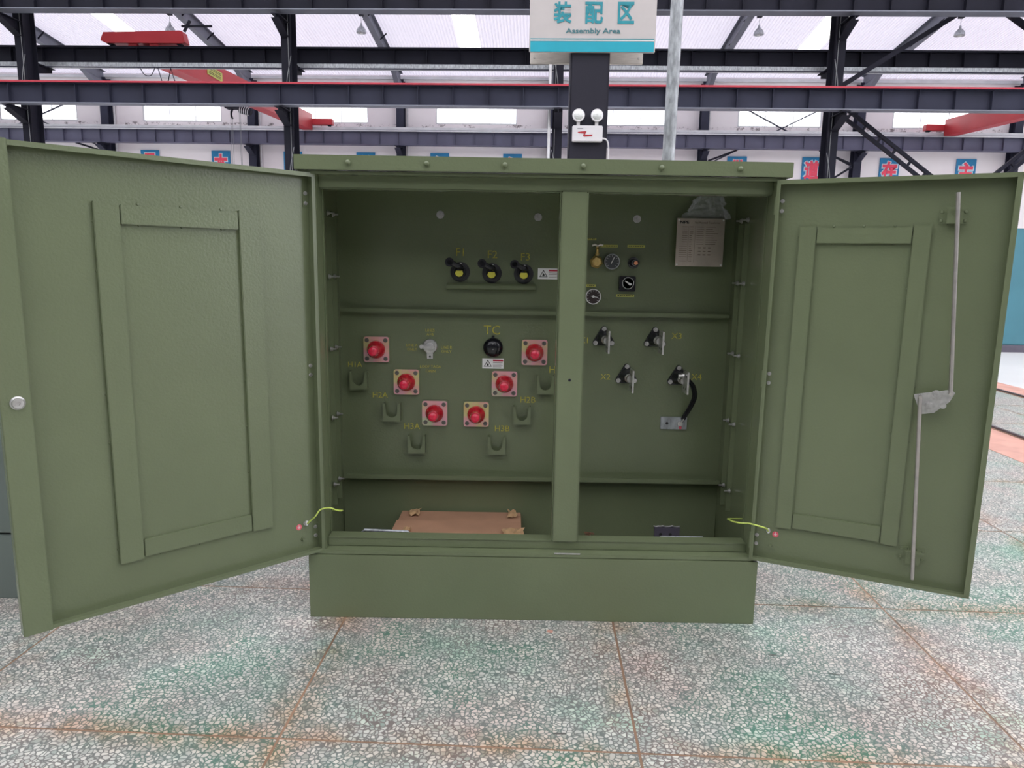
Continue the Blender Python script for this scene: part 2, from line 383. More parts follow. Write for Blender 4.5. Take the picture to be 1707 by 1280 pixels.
# ------------------------------------------------------------------ far wall with windows
VW = 29.2; WB, WT = 6.97, 8.12; WW = 1.61
cents = [U0 + BAY * (k + .5) for k in range(-4, 4)]
wl = MB(HB)
wl.box(-24.5, 25, VW, VW + .2, 0, WB); wl.box(-24.5, 25, VW, VW + .2, WT, 8.80)
edges = [-24.5] + sum([[c - WW, c + WW] for c in cents], []) + [25]
for a, b2 in zip(edges[::2], edges[1::2]): wl.box(a, b2, VW, VW + .2, WB, WT)
wob_ = wl.build('wall_back', M['wall']); tag(wob_, kind='structure')
MB(HB).box(-24.4, 24.9, VW - .10, VW - .002, 8.62, 8.72).build('trim_3', M['lightsteel'])['kind'] = 'structure'
for i, c in enumerate(cents):
    w = MB(HB)
    w.box(c - WW, c + WW, VW + .02, VW + .1, WB, WB + .05); w.box(c - WW, c + WW, VW + .02, VW + .1, WT - .05, WT)
    w.box(c - WW, c - WW + .05, VW + .02, VW + .1, WB + .05, WT - .05); w.box(c + WW - .05, c + WW, VW + .02, VW + .1, WB + .05, WT - .05)
    wo_ = w.build('window_%d' % (i + 1), M['lightsteel']); tag(wo_, kind='structure')
    for q in (-1, 1):
        MB(HB).box(c + q * .53 - .012, c + q * .53 + .012, VW + .03, VW + .09, WB + .05, WT - .05).build('mullion', M['lightsteel'], wo_)
    for q in (-1, 0, 1):
        hw = .50
        MB(HB).box(c + q * 1.05 - hw, c + q * 1.05 + hw, VW + .05, VW + .056, WB + .05, WT - .05).build('pane', M['glasspane'], wo_)

# ------------------------------------------------------------------ roof over the aisle
def zr(v): return 8.78 + (VW - v) * .12
ce = MB(HB); per = .11
skc = [c for c in cents[1::2]]
def corr(b, ua, ub, va, vb, per, amp, zo=0):
    n = max(1, int(round((ub - ua) / per))); p = (ub - ua) / n; pts = []
    for k in range(n):
        x = ua + k * p; pts += [(x, 0), (x + p * .3, 0), (x + p * .42, amp), (x + p * .88, amp)]
    pts.append((ub, 0))
    A = [b.pt((x, va, zr(va) + z + zo)) for x, z in pts]; B_ = [b.pt((x, vb, zr(vb) + z + zo)) for x, z in pts]
    for k in range(len(pts) - 1): b.f.append([A[k], A[k + 1], B_[k + 1], B_[k]])
e2 = [-24.5] + sum([[c - .38, c + .38] for c in skc], []) + [25]
for a, b2 in zip(e2[::2], e2[1::2]): corr(ce, a, b2, 15.2, VW + .4, per, .028)
ceo = ce.build('ceiling', M['roof'], smooth=False); tag(ceo, kind='structure')
for c in skc:
    for va in (16.2, 19.2, 22.2, 25.2):
        s_ = MB(HB); corr(s_, c - .385, c + .385, va, va + 2.98, per, .028, .002)
        s_.build('skylight_panel', M['skyl'], ceo, smooth=False)['label'] = 'cream translucent roof sheet'
    s_ = MB(HB); corr(s_, c - .385, c + .385, 28.18, VW + .4, per, .028, .002); s_.build('skylight_panel', M['roof'], ceo, smooth=False)

# unseen main-hall roof, rear and end walls, built to shape the light
def zn(v): return zr(15.2) + (min(15.2 - v, v + 8.2)) * .12
nv = MB(HB)
def slope(b, ua, ub, va, vb, per=.33, amp=.03):
    n = max(1, int((ub - ua) / per)); p = (ub - ua) / n; pts = []
    for k in range(n): x = ua + k * p; pts += [(x, 0), (x + p * .4, 0), (x + p * .5, amp), (x + p * .9, amp)]
    pts.append((ub, 0)); A = [b.pt((x, va, zn(va) + z)) for x, z in pts]; B_ = [b.pt((x, vb, zn(vb) + z)) for x, z in pts]
    for k in range(len(pts) - 1): b.f.append([A[k], A[k + 1], B_[k + 1], B_[k]])
e3 = [-24.5] + sum([[c - .8, c + .8] for c in cents], []) + [25]
for a, b2 in zip(e3[::2], e3[1::2]): slope(nv, a, b2, -8.2, 3.5); slope(nv, a, b2, 3.5, 15.2)
nvo = nv.build('ceiling', M['roof2'], smooth=False); tag(nvo, kind='structure')
for c in cents:  # unseen skylight strips, added to bring daylight down into the hall
    for va, vb in ((-8.2, 3.5), (3.5, 15.2)):
        q = MB(HB); slope(q, c - .8, c + .8, va, vb); q.build('skylight_panel', M['skyl'], nvo, smooth=False)
wf = MB(HB); wf.box(-24.5, 25, -8.4, -8.2, 0, 5.2); wf.box(-24.5, 25, -8.4, -8.2, 8.6, 10.5)
wf.box(-24.5, cents[5] + 2.8, -8.4, -8.2, 5.2, 6.4)
ed = [-24.5] + sum([[c - 2.1, c + 2.1] for c in cents], []) + [25]
for a, b2 in zip(ed[::2], ed[1::2]): wf.box(a, b2, -8.4, -8.2, 6.4 if b2 < 12 else 5.2, 8.6)
tag(wf.build('wall_front', M['wall2']), kind='structure')
for i, c in enumerate(cents):  # unseen rear windows, added and sized to light the cabinet
    zs = 6.4 if i < 6 else 5.2
    w = MB(HB).box(c - 2.1, c + 2.1, -8.34, -8.26, zs, zs + .06).box(c - 2.1, c + 2.1, -8.34, -8.26, 8.54, 8.6).box(c - .03, c + .03, -8.34, -8.26, zs + .06, 8.54).build('window_%d' % (i + 11), M['lightsteel']); tag(w, kind='structure')
    for q in (-1, 1): MB(HB).box(c + q * 1.065 - 1.03, c + q * 1.065 + 1.03, -8.31, -8.30, zs + .06, 8.54).build('pane', M['glasspane'], w)
tag(MB(HB).box(-24.7, -24.5, -8.4, 18, 0, 12).box(-24.7, -24.5, 18, 28.4, 6.6, 12).box(-24.7, -24.5, 28.4, 29.4, 0, 12).build('wall_left', M['wall2']), kind='structure')  # aisle-end openings in both end walls, added to brighten the far wall
wr = MB(HB); wr.box(25, 25.2, -8.4, -7.9, 0, 4.3); wr.box(25, 25.2, -1.4, 18, 0, 4.3); wr.box(25, 25.2, 28.4, 29.4, 0, 4.3); wr.box(25, 25.2, -8.4, 29.4, 8.2, 12)   # unseen gate added for the left door highlight, between v = -7.9 and -1.4
ew = [-4.65, .5, 6, 11.5, 20.5, 25.9]; ed = [-8.4] + sum([[c - (3.25 if c < 0 else 2.1), c + (3.25 if c < 0 else 2.1)] for c in ew], []) + [29.4]
for a, b2 in zip(ed[::2], ed[1::2]): wr.box(25, 25.2, a, b2, 4.3, 8.2)
tag(wr.build('wall_right', M['wall2']), kind='structure')
for i, c in enumerate(ew):  # unseen end-wall windows, added for the reflection in the left door
    w = MB(HB).box(25.05, 25.12, c - 2.1, c + 2.1, 4.3, 4.36).box(25.05, 25.12, c - 2.1, c + 2.1, 8.14, 8.2).box(25.05, 25.12, c - .03, c + .03, 4.36, 8.14).build('window_%d' % (i + 21), M['lightsteel']); tag(w, kind='structure')
    for q in (-1, 1): MB(HB).box(25.08, 25.09, c + q * 1.065 - 1.03, c + q * 1.065 + 1.03, 4.36, 8.14).build('pane', M['glasspane'], w)

# ------------------------------------------------------------------ columns
def hcol(b, u, v0, v1, z0, z1, fw_=.21):
    b.box(u - fw_ / 2, u + fw_ / 2, v0, v0 + .016, z0, z1); b.box(u - fw_ / 2, u + fw_ / 2, v1 - .016, v1, z0, z1)
    b.box(u - .006, u + .006, v0 + .016, v1 - .016, z0, z1)
def corbel(b, u, v0, v1, ztop, d=.30, w=.17):
    # v0 = face on column, v1 = tip
    b.prism([(v0, ztop), (v1, ztop), (v1, ztop - .07), (v0, ztop - d)], lambda a, z, t_: (u + t_, a, z), -.007, .007)
    b.box(u - w / 2, u + w / 2, v0, v1, ztop, ztop + .014)
    dv = Vector((0, v1 - v0, d - .07)); 
    a = b.pt((u - w / 2, v0, ztop - d)); c = b.pt((u + w / 2, v0, ztop - d)); e = b.pt((u + w / 2, v1, ztop - .07)); f = b.pt((u - w / 2, v1, ztop - .07))
    b.f.append([a, c, e, f])
near_lab = {-2: 'dark navy steel column at far left, left of the red crane carriage', -1: 'dark navy steel column rising behind the upper left corner of the open cabinet',
            0: 'slim navy steel column directly left of the pillar with the assembly sign', 1: 'dark navy steel column right of the galvanised pole, with diagonal braces on its right',
            2: 'navy steel column beyond the right edge, at the end of the diagonal braces'}
for k in range(-2, 3):
    u = cu(k); o = thing('steel_column', near_lab[k], 'column', (u, 16.3, 0), HB)
    b = MB(HB); hcol(b, u, 16.1, 16.5, .02, 10.25); b.build('shaft', M['navy'], o)
    MB(HB).box(u - .2, u + .2, 15.95, 16.65, 0, .02).build('base_plate', M['navy'], o)
    b = MB(HB); corbel(b, u, 16.1, 15.5, 6.56); b.build('corbel', M['navy'], o, smooth=False)
    b = MB(HB); corbel(b, u, 16.1, 15.5, 4.73); b.build('corbel', M['navy'], o, smooth=False)
    b = MB(HB); corbel(b, u, 16.5, 17.1, 5.82, .22); b.build('corbel', M['navy'], o, smooth=False)
    b = MB(HB)
    sgn = 1 if k < 0 else -1
    for z in (8.1, 5.9, 4.0):
        b.tube([(u + sgn * .11, 16.09, z), (u + sgn * .02, 16.07, z - .45), (u - sgn * .02, 16.07, z - .9)], .008, 5, 3)
    b.tube([(u + sgn * .06, 16.08, 3), (u + sgn * .06, 16.08, 10)], .007, 5, 0)
    b.build('cable', M['wirerope'], o)
far_lab = {-3: 'slate column on the far wall between the two leftmost windows', -2: 'slate column on the far wall left of the hanging hoist', -1: 'slate column on the far wall beside the third window from left, above the cabinet hood',
           0: 'slate column on the far wall hidden behind the sign pillar', 1: 'slate column on the far wall just right of the galvanised pole', 2: 'slate column on the far wall behind the upper end of the long black brace', 3: 'slate column on the far wall at the right edge behind the red crane'}
for k in range(-3, 4):
    u = cu(k); o = thing('wall_column', far_lab[k], 'column', (u, 29.0, 0), HB, None)
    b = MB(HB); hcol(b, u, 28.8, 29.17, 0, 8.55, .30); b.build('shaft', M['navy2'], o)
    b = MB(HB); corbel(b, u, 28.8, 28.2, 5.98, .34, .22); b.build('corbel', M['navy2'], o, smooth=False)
    MB(HB).tube([(u + .24, 29.1, .2), (u + .24, 29.1, 8.5)], .03, 6, 0).build('conduit', M['downpipe'], o)
raf_lab = {-4: 'grey roof rafter farthest left, cut by the picture edge', -3: 'grey roof rafter above the leftmost column, at the far left', -2: 'grey roof rafter right of the red crane carriage', -1: 'grey roof rafter left of the middle skylight with a lamp beside it',
           0: 'grey roof rafter hidden behind the assembly sign', 1: 'grey roof rafter right of the galvanised pole with a lamp on its right', 2: 'grey roof rafter running beside the black diagonal brace at right', 3: 'grey roof rafter beyond the right edge'}
for k in range(-4, 4):
    u = cu(k); b = MB(HB)
    z0, z1 = zr(28.9) - .02, zr(15.4) - .02
    def rb(du0, du1, dz0, dz1, va=28.95, vb=15.4):
        za, zb = zr(va) - .02, zr(vb) - .02
        i = [b.pt(p) for p in ((u + du0, va, za + dz0), (u + du1, va, za + dz0), (u + du1, vb, zb + dz0), (u + du0, vb, zb + dz0),
                               (u + du0, va, za + dz1), (u + du1, va, za + dz1), (u + du1, vb, zb + dz1), (u + du0, vb, zb + dz1))]
        for q in ((0, 3, 2, 1), (4, 5, 6, 7), (0, 1, 5, 4), (1, 2, 6, 5), (2, 3, 7, 6), (3, 0, 4, 7)): b.f.append([i[x] for x in q])
    rb(-.10, .10, -.42, -.405); rb(-.10, .10, -.015, 0); rb(-.006, .006, -.405, -.015)
    o = thing('roof_rafter', raf_lab[k], 'rafter', (u, 22, zr(22) - .44), HB)
    b.build('beam_section', M['rafter'], o, smooth=False)
    c = MB(HB); c.prism([(28.95, zr(28.9) - .44), (27.6, zr(27.6) - .44), (28.95, zr(28.9) - .95)], lambda a, z, t_: (u + t_, a, z), -.09, .09)
    c.build('haunch', M['rafter'], o, smooth=False)
    for v in (26.9, 25.3, 23.6, 21.8):
        MB(HB).bar((u - .12, v, zr(v) - .43), (u + .26, v - .05, zr(v) - .12), .035, .035).build('fly_brace', M['navy'], o)
for k, v in enumerate((17.5, 19.2, 20.9)):
    pass

# ------------------------------------------------------------------ crane girders
stf = {}
def girder(label, v, zb, zt, ua, ub, material, fb=.22, ft=.26, tflange=.02, side=-1, name='crane_girder'):
    o = thing(name, label, 'beam', ((ua + ub) / 2, v, zb - .02), HB)
    MB(HB).box(ua, ub, v - .006, v + .006, zb, zt).build('web', material, o)
    MB(HB).box(ua, ub, v - fb / 2, v + fb / 2, zb - tflange, zb).build('bottom_flange', M['rafter'] if v < 16 else material, o)  # lit undersides of the camera-side girders, painted as a lighter grey
    MB(HB).box(ua, ub, v - ft / 2, v + ft / 2, zt, zt + tflange).build('top_flange', material, o)
    key = (round(zt - zb, 3), material.name)
    if key not in stf: stf[key] = MB().box(-.005, .005, -.047, .047, 0, zt - zb).mesh('stiffener', material, smooth=False)
    k = math.ceil((ua - U0) / (BAY / 8)); 
    while U0 + k * BAY / 8 < ub:
        place('stiffener', stf[key], HB @ Matrix.Translation((U0 + k * BAY / 8, v + side * .053, zb)), o); k += 1
    return o
g1 = girder('upper dark crane girder along the top edge of the view', 15.7, 6.68, 7.30, -13.6, 14, M['navy'], fb=.30, ft=.34)
MB(HB).box(-13.6, 14, 15.67, 15.73, 7.32, 7.40).build('crane_rail', M['navy'], g1)
g3 = girder('dark crane girder with a thin red conductor line along its top', 15.7, 4.80, 5.19, -13.6, 14, M['navy2'], fb=.24, ft=.22)
MB(HB).box(-13.6, 14, 15.67, 15.73, 5.21, 5.245).build('crane_rail', M['navy'], g3)
MB(HB).box(-13.6, 14, 15.55, 15.585, 5.20, 5.235).build('conductor_rail', M['redline'], g3)['label'] = 'thin red conductor rail'
g2 = girder('dark crane girder carrying the red crane carriage, behind the near columns', 16.9, 5.95, 6.25, -13.6, 14, M['navy'], fb=.2, ft=.2)
MB(HB).box(-13.6, 14, 16.87, 16.93, 6.27, 6.31).build('crane_rail', M['navy'], g2)
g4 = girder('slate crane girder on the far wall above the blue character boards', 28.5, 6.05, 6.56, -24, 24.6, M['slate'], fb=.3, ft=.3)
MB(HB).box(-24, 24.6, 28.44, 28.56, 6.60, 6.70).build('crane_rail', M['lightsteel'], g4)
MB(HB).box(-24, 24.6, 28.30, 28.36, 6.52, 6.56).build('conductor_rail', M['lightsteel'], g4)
tr = thing('cable_tray', 'pale galvanised cable tray hung under the girder with the red carriage', 'tray', (0, 16.98, 5.80), HB)
MB(HB).box(-13.6, 14, 16.78, 16.80, 5.84, 5.925).build('side_rail', M['galv'], tr)
MB(HB).box(-13.6, 14, 16.80, 17.00, 5.84, 5.845).build('tray_bottom', M['galv'], tr)
MB(HB).tube([(-13.6, 16.76, 5.815), (14, 16.76, 5.815)], .012, 6, 0).build('conduit', M['navy2'], tr)
for k in range(-2, 3):
    for du in (-2.2, 2.2):
        MB(HB).bar((cu(k) + du, 16.84, 5.81), (cu(k) + du, 16.84, 5.945), .03, .05).build('hanger', M['galv'], tr)

# ------------------------------------------------------------------ diagonal braces of the right bay
def brace(label, p0, p1, double=False, v=16.3, r=.07, m=None, name='diagonal_brace', dark='navy'):
    p0 = Vector((p0[0], v, p0[1])); p1 = Vector((p1[0], v, p1[1])); m = m or M[dark]
    d = (p1 - p0).normalized(); n = Vector((-d.z, 0, d.x))
    mid = (p0 + p1) / 2; o = thing(name, label, 'brace', (mid.x, v, min(p0.z, p1.z)), HB)
    if not double: MB(HB).bar(p0, p1, r, r).build('bar', m, o, smooth=False); return o
    for s_ in (-1, 1): MB(HB).bar(p0 + n * .085 * s_, p1 + n * .085 * s_, .07, .07).build('angle_bar', m, o, smooth=False)
    L = (p1 - p0).length; q = .35
    while q < L - .2:
        c = p0 + d * q; MB(HB).bar(c - n * .06, c + n * .06, .05, .05).build('batten', m, o, smooth=False); q += .42
    return o
brace('thick black diagonal brace from the right near column up towards the pendant lamp', (6.28, 5.36), (9.05, 7.12), r=.10)
brace('thick black diagonal brace at the upper right corner', (9.28, 7.12), (12.0, 5.40), r=.10)
brace('double black lattice brace falling right from the column beside the pole', (6.30, 5.00), (9.05, 3.05), True)
brace('double black lattice brace at the far right edge above the cabinet door', (12.0, 5.45), (9.28, 3.05), True)
brace('thin cross brace rod in the leftmost window bay, falling right', (-23.1, 8.1), (-17.6, 5.9), v=28.9, r=.045, name='brace_rod', dark='navy2')
brace('thin cross brace rod in the leftmost window bay, rising right', (-23.1, 5.9), (-17.6, 8.1), v=28.84, r=.045, name='brace_rod', dark='navy2')
brace('thin cross brace rod in the window bay left of the right near column, falling right', (6.4, 8.25), (11.95, 5.5), v=28.9, r=.045, name='brace_rod', dark='navy2')
brace('thin cross brace rod in the window bay left of the right near column, rising right', (6.4, 5.5), (11.95, 8.25), v=28.84, r=.045, name='brace_rod', dark='navy2')
brace('short dark strut rising right from the far column near the galvanised pole', (6.40, 5.62), (7.45, 6.02), v=28.7, r=.07, name='strut')
brace('short dark strut falling right to the far column behind the lattice brace', (10.6, 6.05), (11.85, 5.55), v=28.7, r=.07, name='strut')
brace('short dark strut below it, falling left from that far column', (11.85, 5.45), (10.7, 4.7), v=28.62, r=.07, name='strut')
brace('short dark strut at far left above the open left door', (-18.6, 6.05), (-17.6, 5.75), v=28.7, r=.07, name='strut')

# ------------------------------------------------------------------ bridge cranes
def box_rot(b, p0, p1, w, h): b.bar(p0, p1, w, h)
def crane(label, u, near=True):
    o = thing('bridge_crane', label, 'crane', (u, 22.7, 6.2), HB)
    b = MB(HB); b.bar((u, 17.06, 6.32), (u, 28.4, 6.86), .34, .58); b.build('bridge_girder', M['redcrane'], o, bevel=.01)
    b = MB(HB); b.bar((u, 17.06, 6.02), (u, 28.4, 6.56), .40, .02); b.build('bottom_flange', M['redcrane'], o)
    c = MB(HB)
    c.prism([(u - 1.0, 6.44), (u - .93, 6.58), (u + .84, 6.62), (u + .9, 6.60), (u + .95, 6.37), (u + .9, 6.35), (u - .88, 6.35), (u - 1.0, 6.40)], lambda a, z, t_: (a, t_, z), 16.80, 17.04)
    ec = c.build('end_carriage', M['redcrane'], o, bevel=.006)
    for du in (-.82, .78): MB(HB).cyl((u + du, 16.86, 6.40), (u + du, 16.98, 6.40), .085, n=16).build('wheel', M['navy'], ec)
    for du in (-.3, .2): MB(HB).box(u + du - .1, u + du + .1, 16.86, 16.95, 6.30, 6.35).build('bracket', M['redcrane'], ec)
    c = MB(HB); c.box(u - .85, u + .95, 28.36, 28.62, 6.76, 6.98); ec2 = c.build('end_carriage', M['redcrane'], o, bevel=.01)
    for du in (-.7, .8): MB(HB).cyl((u + du, 28.42, 6.785), (u + du, 28.56, 6.785), .08, n=16).build('wheel', M['navy'], ec2)
    MB(HB).bar((u + .9, 16.9, 6.62), (u + 1.05, 16.9, 6.86), .05, .05).build('collector_post', M['navy'], o)
    MB(HB).bar((u + .85, 16.9, 6.74), (u + 1.55, 16.9, 6.74), .04, .04).build('collector_arm', M['navy'], o)
    return o
cr1 = crane('red overhead bridge crane at left, spanning above the open left door', -9.12)
MB(HB).box(-8.945, -8.935, 19.55, 20.45, 6.38, 6.62).build('plate', M['yellowtape'], cr1)['label'] = 'cream rating plate with dark lines'
for z in (6.43, 6.47, 6.53, 6.57): MB(HB).box(-8.935, -8.932, 19.65, 20.35, z, z + .015).build('plate_line', M['tape_ink'], cr1)
crane('red overhead bridge crane at the right edge, reaching the far wall', 15.2)
# hoist
h = thing('chain_hoist', 'dark chain hoist with striped motor hanging under the left crane', 'hoist', (-9.2, 22, 5.8), HB)
b = MB(HB); b.lathe((-9.14, 22, 6.0), (1, 0, -.25), [(0, .09), (.02, .115), (.34, .115), (.37, .08)], 18); b.build('motor', M['navy'], h)
for k in range(5): MB(HB).lathe((-9.10 + k * .06, 22, 5.99 - k * .015), (1, 0, -.25), [(0, .122), (.022, .122)], 18).build('cooling_fin', M['lightsteel'], h)
MB(HB).box(-9.55, -9.12, 21.85, 22.15, 6.0, 6.26).build('trolley', M['navy'], h, bevel=.02)
MB(HB).tube([(-9.35, 22, 6.0), (-9.40, 22, 5.85), (-9.36, 22, 5.72)], .03, 6, 3).build('chain_guide', M['navy'], h)
for du in (-9.42, -9.37, -9.15, -9.12): MB(HB).tube([(du, 22, 5.95), (du, 22, 2.6)], .006, 5, 0).build('hoist_chain', M['wirerope'], h)
b = MB(HB); b.box(-9.47, -9.32, 21.95, 22.05, 2.35, 2.6); b.build('hook_block', M['yellowband'], h, bevel=.02)
b = MB(HB); b.tube([(-9.4, 22, 2.35), (-9.33, 22, 2.28), (-9.35, 22, 2.18), (-9.44, 22, 2.18), (-9.46, 22, 2.25)], .014, 6, 4); b.build('hook', M['steel'], h)
MB(HB).box(-9.20, -9.08, 21.95, 22.05, 2.3, 2.6).build('pendant_control', M['yellowband'], h, bevel=.01)
f_ = MB(HB)
f_.tube([(-9.3, 16.9, 5.84), (-9.2, 16.9, 5.69), (-9.05, 16.9, 5.68), (-8.95, 16.9, 5.84)], .009, 5, 5)
f_.tube([(-8.88, 16.9, 5.84), (-8.8, 16.9, 5.54)], .009, 5, 0); f_.tube([(-8.66, 16.9, 5.54), (-8.58, 16.9, 5.84), (-8.5, 16.9, 5.54)], .012, 5, 0)
tag(f_.build('festoon_cable', M['navy']), 'thin dark looped festoon cable hanging under the left crane girder', 'cable')

# ------------------------------------------------------------------ pendant lamps
lamp_lab = ['bell-shaped pendant lamp hanging above the red crane carriage', 'bell-shaped pendant lamp left of the middle skylight',
            'bell-shaped pendant lamp between the galvanised pole and the right near column', 'bell-shaped pendant lamp at upper right beside the black brace']
for lb, u in zip(lamp_lab, (-11.62, -5.65, 6.40, 12.31)):
    o = thing('pendant_lamp', lb, 'lamp', (u, 23, 8.45), HB, 'high bay pendant lamps')
    zt = zr(23) - .45
    MB(HB).box(u - .07, u + .07, 22.93, 23.07, zt - .12, zt).build('ceiling_hook', M['navy'], o)
    MB(HB).tube([(u, 23, zt - .12), (u, 23, 8.72)], .006, 5, 0).build('cord', M['wirerope'], o)
    MB(HB).lathe((u, 23, 8.46), (0, 0, 1), [(0, .150), (.05, .147), (.11, .125), (.17, .075), (.21, .035), (.28, .028), (.28, 0)], 20).build('lamp_shade', M['galv'], o)
    MB(HB).lathe((u, 23, 8.42), (0, 0, 1), [(0, 0), (.01, .04), (.05, .055), (.10, .03)], 12).build('bulb', M['lens'], o)

# ------------------------------------------------------------------ blue character boards
chars = [(-15.87, '品', 'leftmost blue board with a pink-red character, showing above the left door'), (-12.96, '本', 'blue board with a pink-red character under the hoist chains'),
         (-10.02, '在', 'blue board with a pink-red character half hidden by the second near column'), (-7.07, '前', 'blue board whose top edge shows above the left end of the cabinet hood'),
         (-4.10, '每', 'blue board whose top edge shows above the second hood bolt'), (-1.20, '年', 'blue board whose top edge shows left of the slim middle column'),
         (7.62, '供', 'blue board whose top edge shows right of the galvanised pole'), (10.52, '道', 'blue board with a pink-red character half hidden by the right near column'),
         (13.50, '在', 'blue board with the pink-red character 在 beside the lattice brace'), (16.42, '主', 'rightmost blue board with a pink-red character of stacked bars')]
for u, ch, lb in chars:
    z1 = 5.86; o = thing('character_board', lb, 'sign', (u, 29.15, z1 - 1.0), HB, 'slogan boards on the far wall')
    MB(HB).box(u - .375, u + .375, 29.15, 29.19, z1 - 1.0, z1).build('board', M['blueboard'], o)
    text('outline', ch, (u, 29.145, z1 - .49), .80, M['charedge'], o, HB, w=.66, bold=.010, ext=.003)
    text('character', ch, (u, 29.135, z1 - .49), .74, M['pinkchar'], o, HB, w=.58, bold=.004, ext=.003)

# ------------------------------------------------------------------ white downpipe beside the middle column
dp = MB(HB).tube([(.12, 16.05, 0), (.12, 16.05, 9.6)], .032, 10, 0).build('downpipe', M['downpipe'])
tag(dp, 'slim white vertical pipe against the middle near column', 'pipe')

# ------------------------------------------------------------------ pillar with the assembly sign
p = thing('box_pillar', 'dark navy box pillar behind the cabinet carrying the assembly sign', 'pillar', (.36, 6.15, 0), HB)
MB(HB).box(.205, .515, 5.99, 6.30, .02, 6.5).build('shaft', M['pillar'], p, bevel=.012)
MB(HB).box(.11, .61, 5.9, 6.4, 0, .02).build('base_plate', M['navy2'], p)
s_ = thing('area_sign', 'white and teal sign reading 装配区 Assembly Area mounted on the pillar', 'sign', (.36, 5.97, 3.17), HB)
MB(HB).box(-.128, .862, 5.96, 5.985, 3.17, 3.78).build('sign_panel', M['signpanel'], s_, bevel=.004)
MB(HB).box(-.118, .852, 5.956, 5.960, 3.172, 3.248).build('teal_band', M['signteal'], s_)
MB(HB).box(-.118, .852, 5.956, 5.960, 3.264, 3.270).build('teal_line', M['signink'], s_)
MB(HB).box(-.118, .852, 5.956, 5.960, 3.252, 3.261).build('white_line', M['sticker'], s_)
for ch, u, wd in (('装', .130, .142), ('配', .376, .142), ('区', .625, .128)):
    text('character', ch, (u, 5.957, 3.460), .160, M['signink'], s_, HB, w=wd, bold=.0026, ext=.0015)
text('lettering', 'Assembly Area', (.372, 5.957, 3.322), .050, M['signtext'], s_, HB, w=.428, ext=.0012, bold=.0014)
bp = thing('backing_plate', 'brushed steel plate behind the pillar below the assembly sign', 'plate', (.35, 6.35, 3.17), HB)
MB(HB).box(-.125, .815, 6.305, 6.335, 3.175, 3.74).build('plate', M['brushed'], bp, bevel=.004)
for u in (-.09, .78): MB(HB).cyl((u, 6.305, 3.22), (u, 6.297, 3.22), .008, n=10).build('screw', M['steel'], bp)
# emergency light
el = thing('emergency_light', 'white twin-head emergency light on the navy pillar', 'light', (.352, 5.95, 2.485), HB)
MB(HB).box(.232, .475, 5.945, 5.99, 2.49, 2.615).build('housing', M['white'], el, bevel=.006)
for u in (.278, .425):
    hd = MB(HB).lathe((u, 5.985, 2.687), (0, -1, .1), [(0, .022), (.02, .046), (.045, .050), (.055, .048)], 24).build('lamp_head', M['white'], el)
    MB(HB).lathe((u, 5.931, 2.692), (0, -1, .1), [(0, .041), (.006, .03), (.008, 0)], 24).build('lens', M['lens'], hd)
    MB(HB).box(u - .013, u + .013, 5.955, 5.98, 2.61, 2.65).build('neck', M['white'], el)
z_ = MB(HB)
for q in (((.275, 2.565), (.34, 2.572), (.325, 2.552), (.28, 2.556)), ((.335, 2.572), (.345, 2.568), (.330, 2.535), (.318, 2.538)), ((.318, 2.542), (.395, 2.545), (.39, 2.533), (.325, 2.528))):
    z_.prism(q, lambda a, z, t_: (a, t_, z), 5.943, 5.9445)
z_.build('arrow_mark', M['redcrane'], el)['label'] = 'red zigzag arrow print'
MB(HB).box(.272, .318, 5.943, 5.9445, 2.588, 2.592).build('printed_line', M['plinth'], el)
MB(HB).tube([(.475, 5.965, 2.52), (.505, 5.97, 2.512), (.525, 5.98, 2.47), (.528, 5.985, 2.30), (.52, 5.985, 1.2)], .006, 6, 5).build('power_cable', M['white'], el)
# galvanised pole
gp = thing('galvanised_pole', 'mottled galvanised steel pole standing behind the cabinet', 'pole', (.78, 4.6, 0), HB)
MB(HB).cyl((.765, 4.6, .01), (.800, 4.6, 5.5), .038, n=24).build('tube', M['galv'], gp)
MB(HB).cyl((.765, 4.6, 0), (.765, 4.6, .012), .09, n=24).build('foot_plate', M['galv'], gp)

# ------------------------------------------------------------------ teal cabinets at right
for i, (ua, ub, lb) in enumerate(((8.02, 8.60, 'narrow teal sheet-metal cabinet seen just past the right door edge'), (8.604, 9.6, 'teal sheet-metal cabinet with a white label box at the right picture edge'))):
    o = thing('switchgear_cabinet', lb, 'cabinet', ((ua + ub) / 2, 14.5, 0), HB)
    MB(HB).box(ua, ub, 14.0, 15.0, 0, .14).build('plinth', M['plinth'], o)
    MB(HB).box(ua, ub, 14.02, 15.0, .14, 2.35).build('body', M['teal'], o)
    MB(HB).box(ua + .012, ub - .012, 14.0, 14.018, .16, 2.32).build('door', M['teal'], o, bevel=.003)
    if i: MB(HB).box(ua + .12, ua + .34, 13.985, 14.0, 1.28, 1.5).build('label_holder', M['sticker'], o)
    MB(HB).box(ub - .09, ub - .06, 13.97, 14.0, 1.0, 1.15).build('handle', M['black'], o)

# ------------------------------------------------------------------ neighbouring grey-green transformer at left
nb = thing('neighbour_transformer', 'grey-green pad-mounted transformer at the left edge, behind the open door', 'transformer', (-2.9, 3.4, 0))
MB().box(-3.85, -2.0, 2.95, 3.9, 0, .296).build('skirt', M['grey_green'], nb, bevel=.003)
MB().box(-3.84, -2.01, 2.985, 3.9, .296, 1.84).build('body', M['grey_green'], nb)
MB().box(-3.84, -2.93, 2.95, 2.984, .306, 1.83).build('door', M['grey_green'], nb, bevel=.003)
MB().box(-2.92, -2.01, 2.95, 2.984, .306, 1.83).build('door', M['grey_green'], nb, bevel=.003)
MB().box(-3.87, -1.98, 2.93, 3.92, 1.84, 1.90).build('hood', M['grey_green'], nb, bevel=.004)

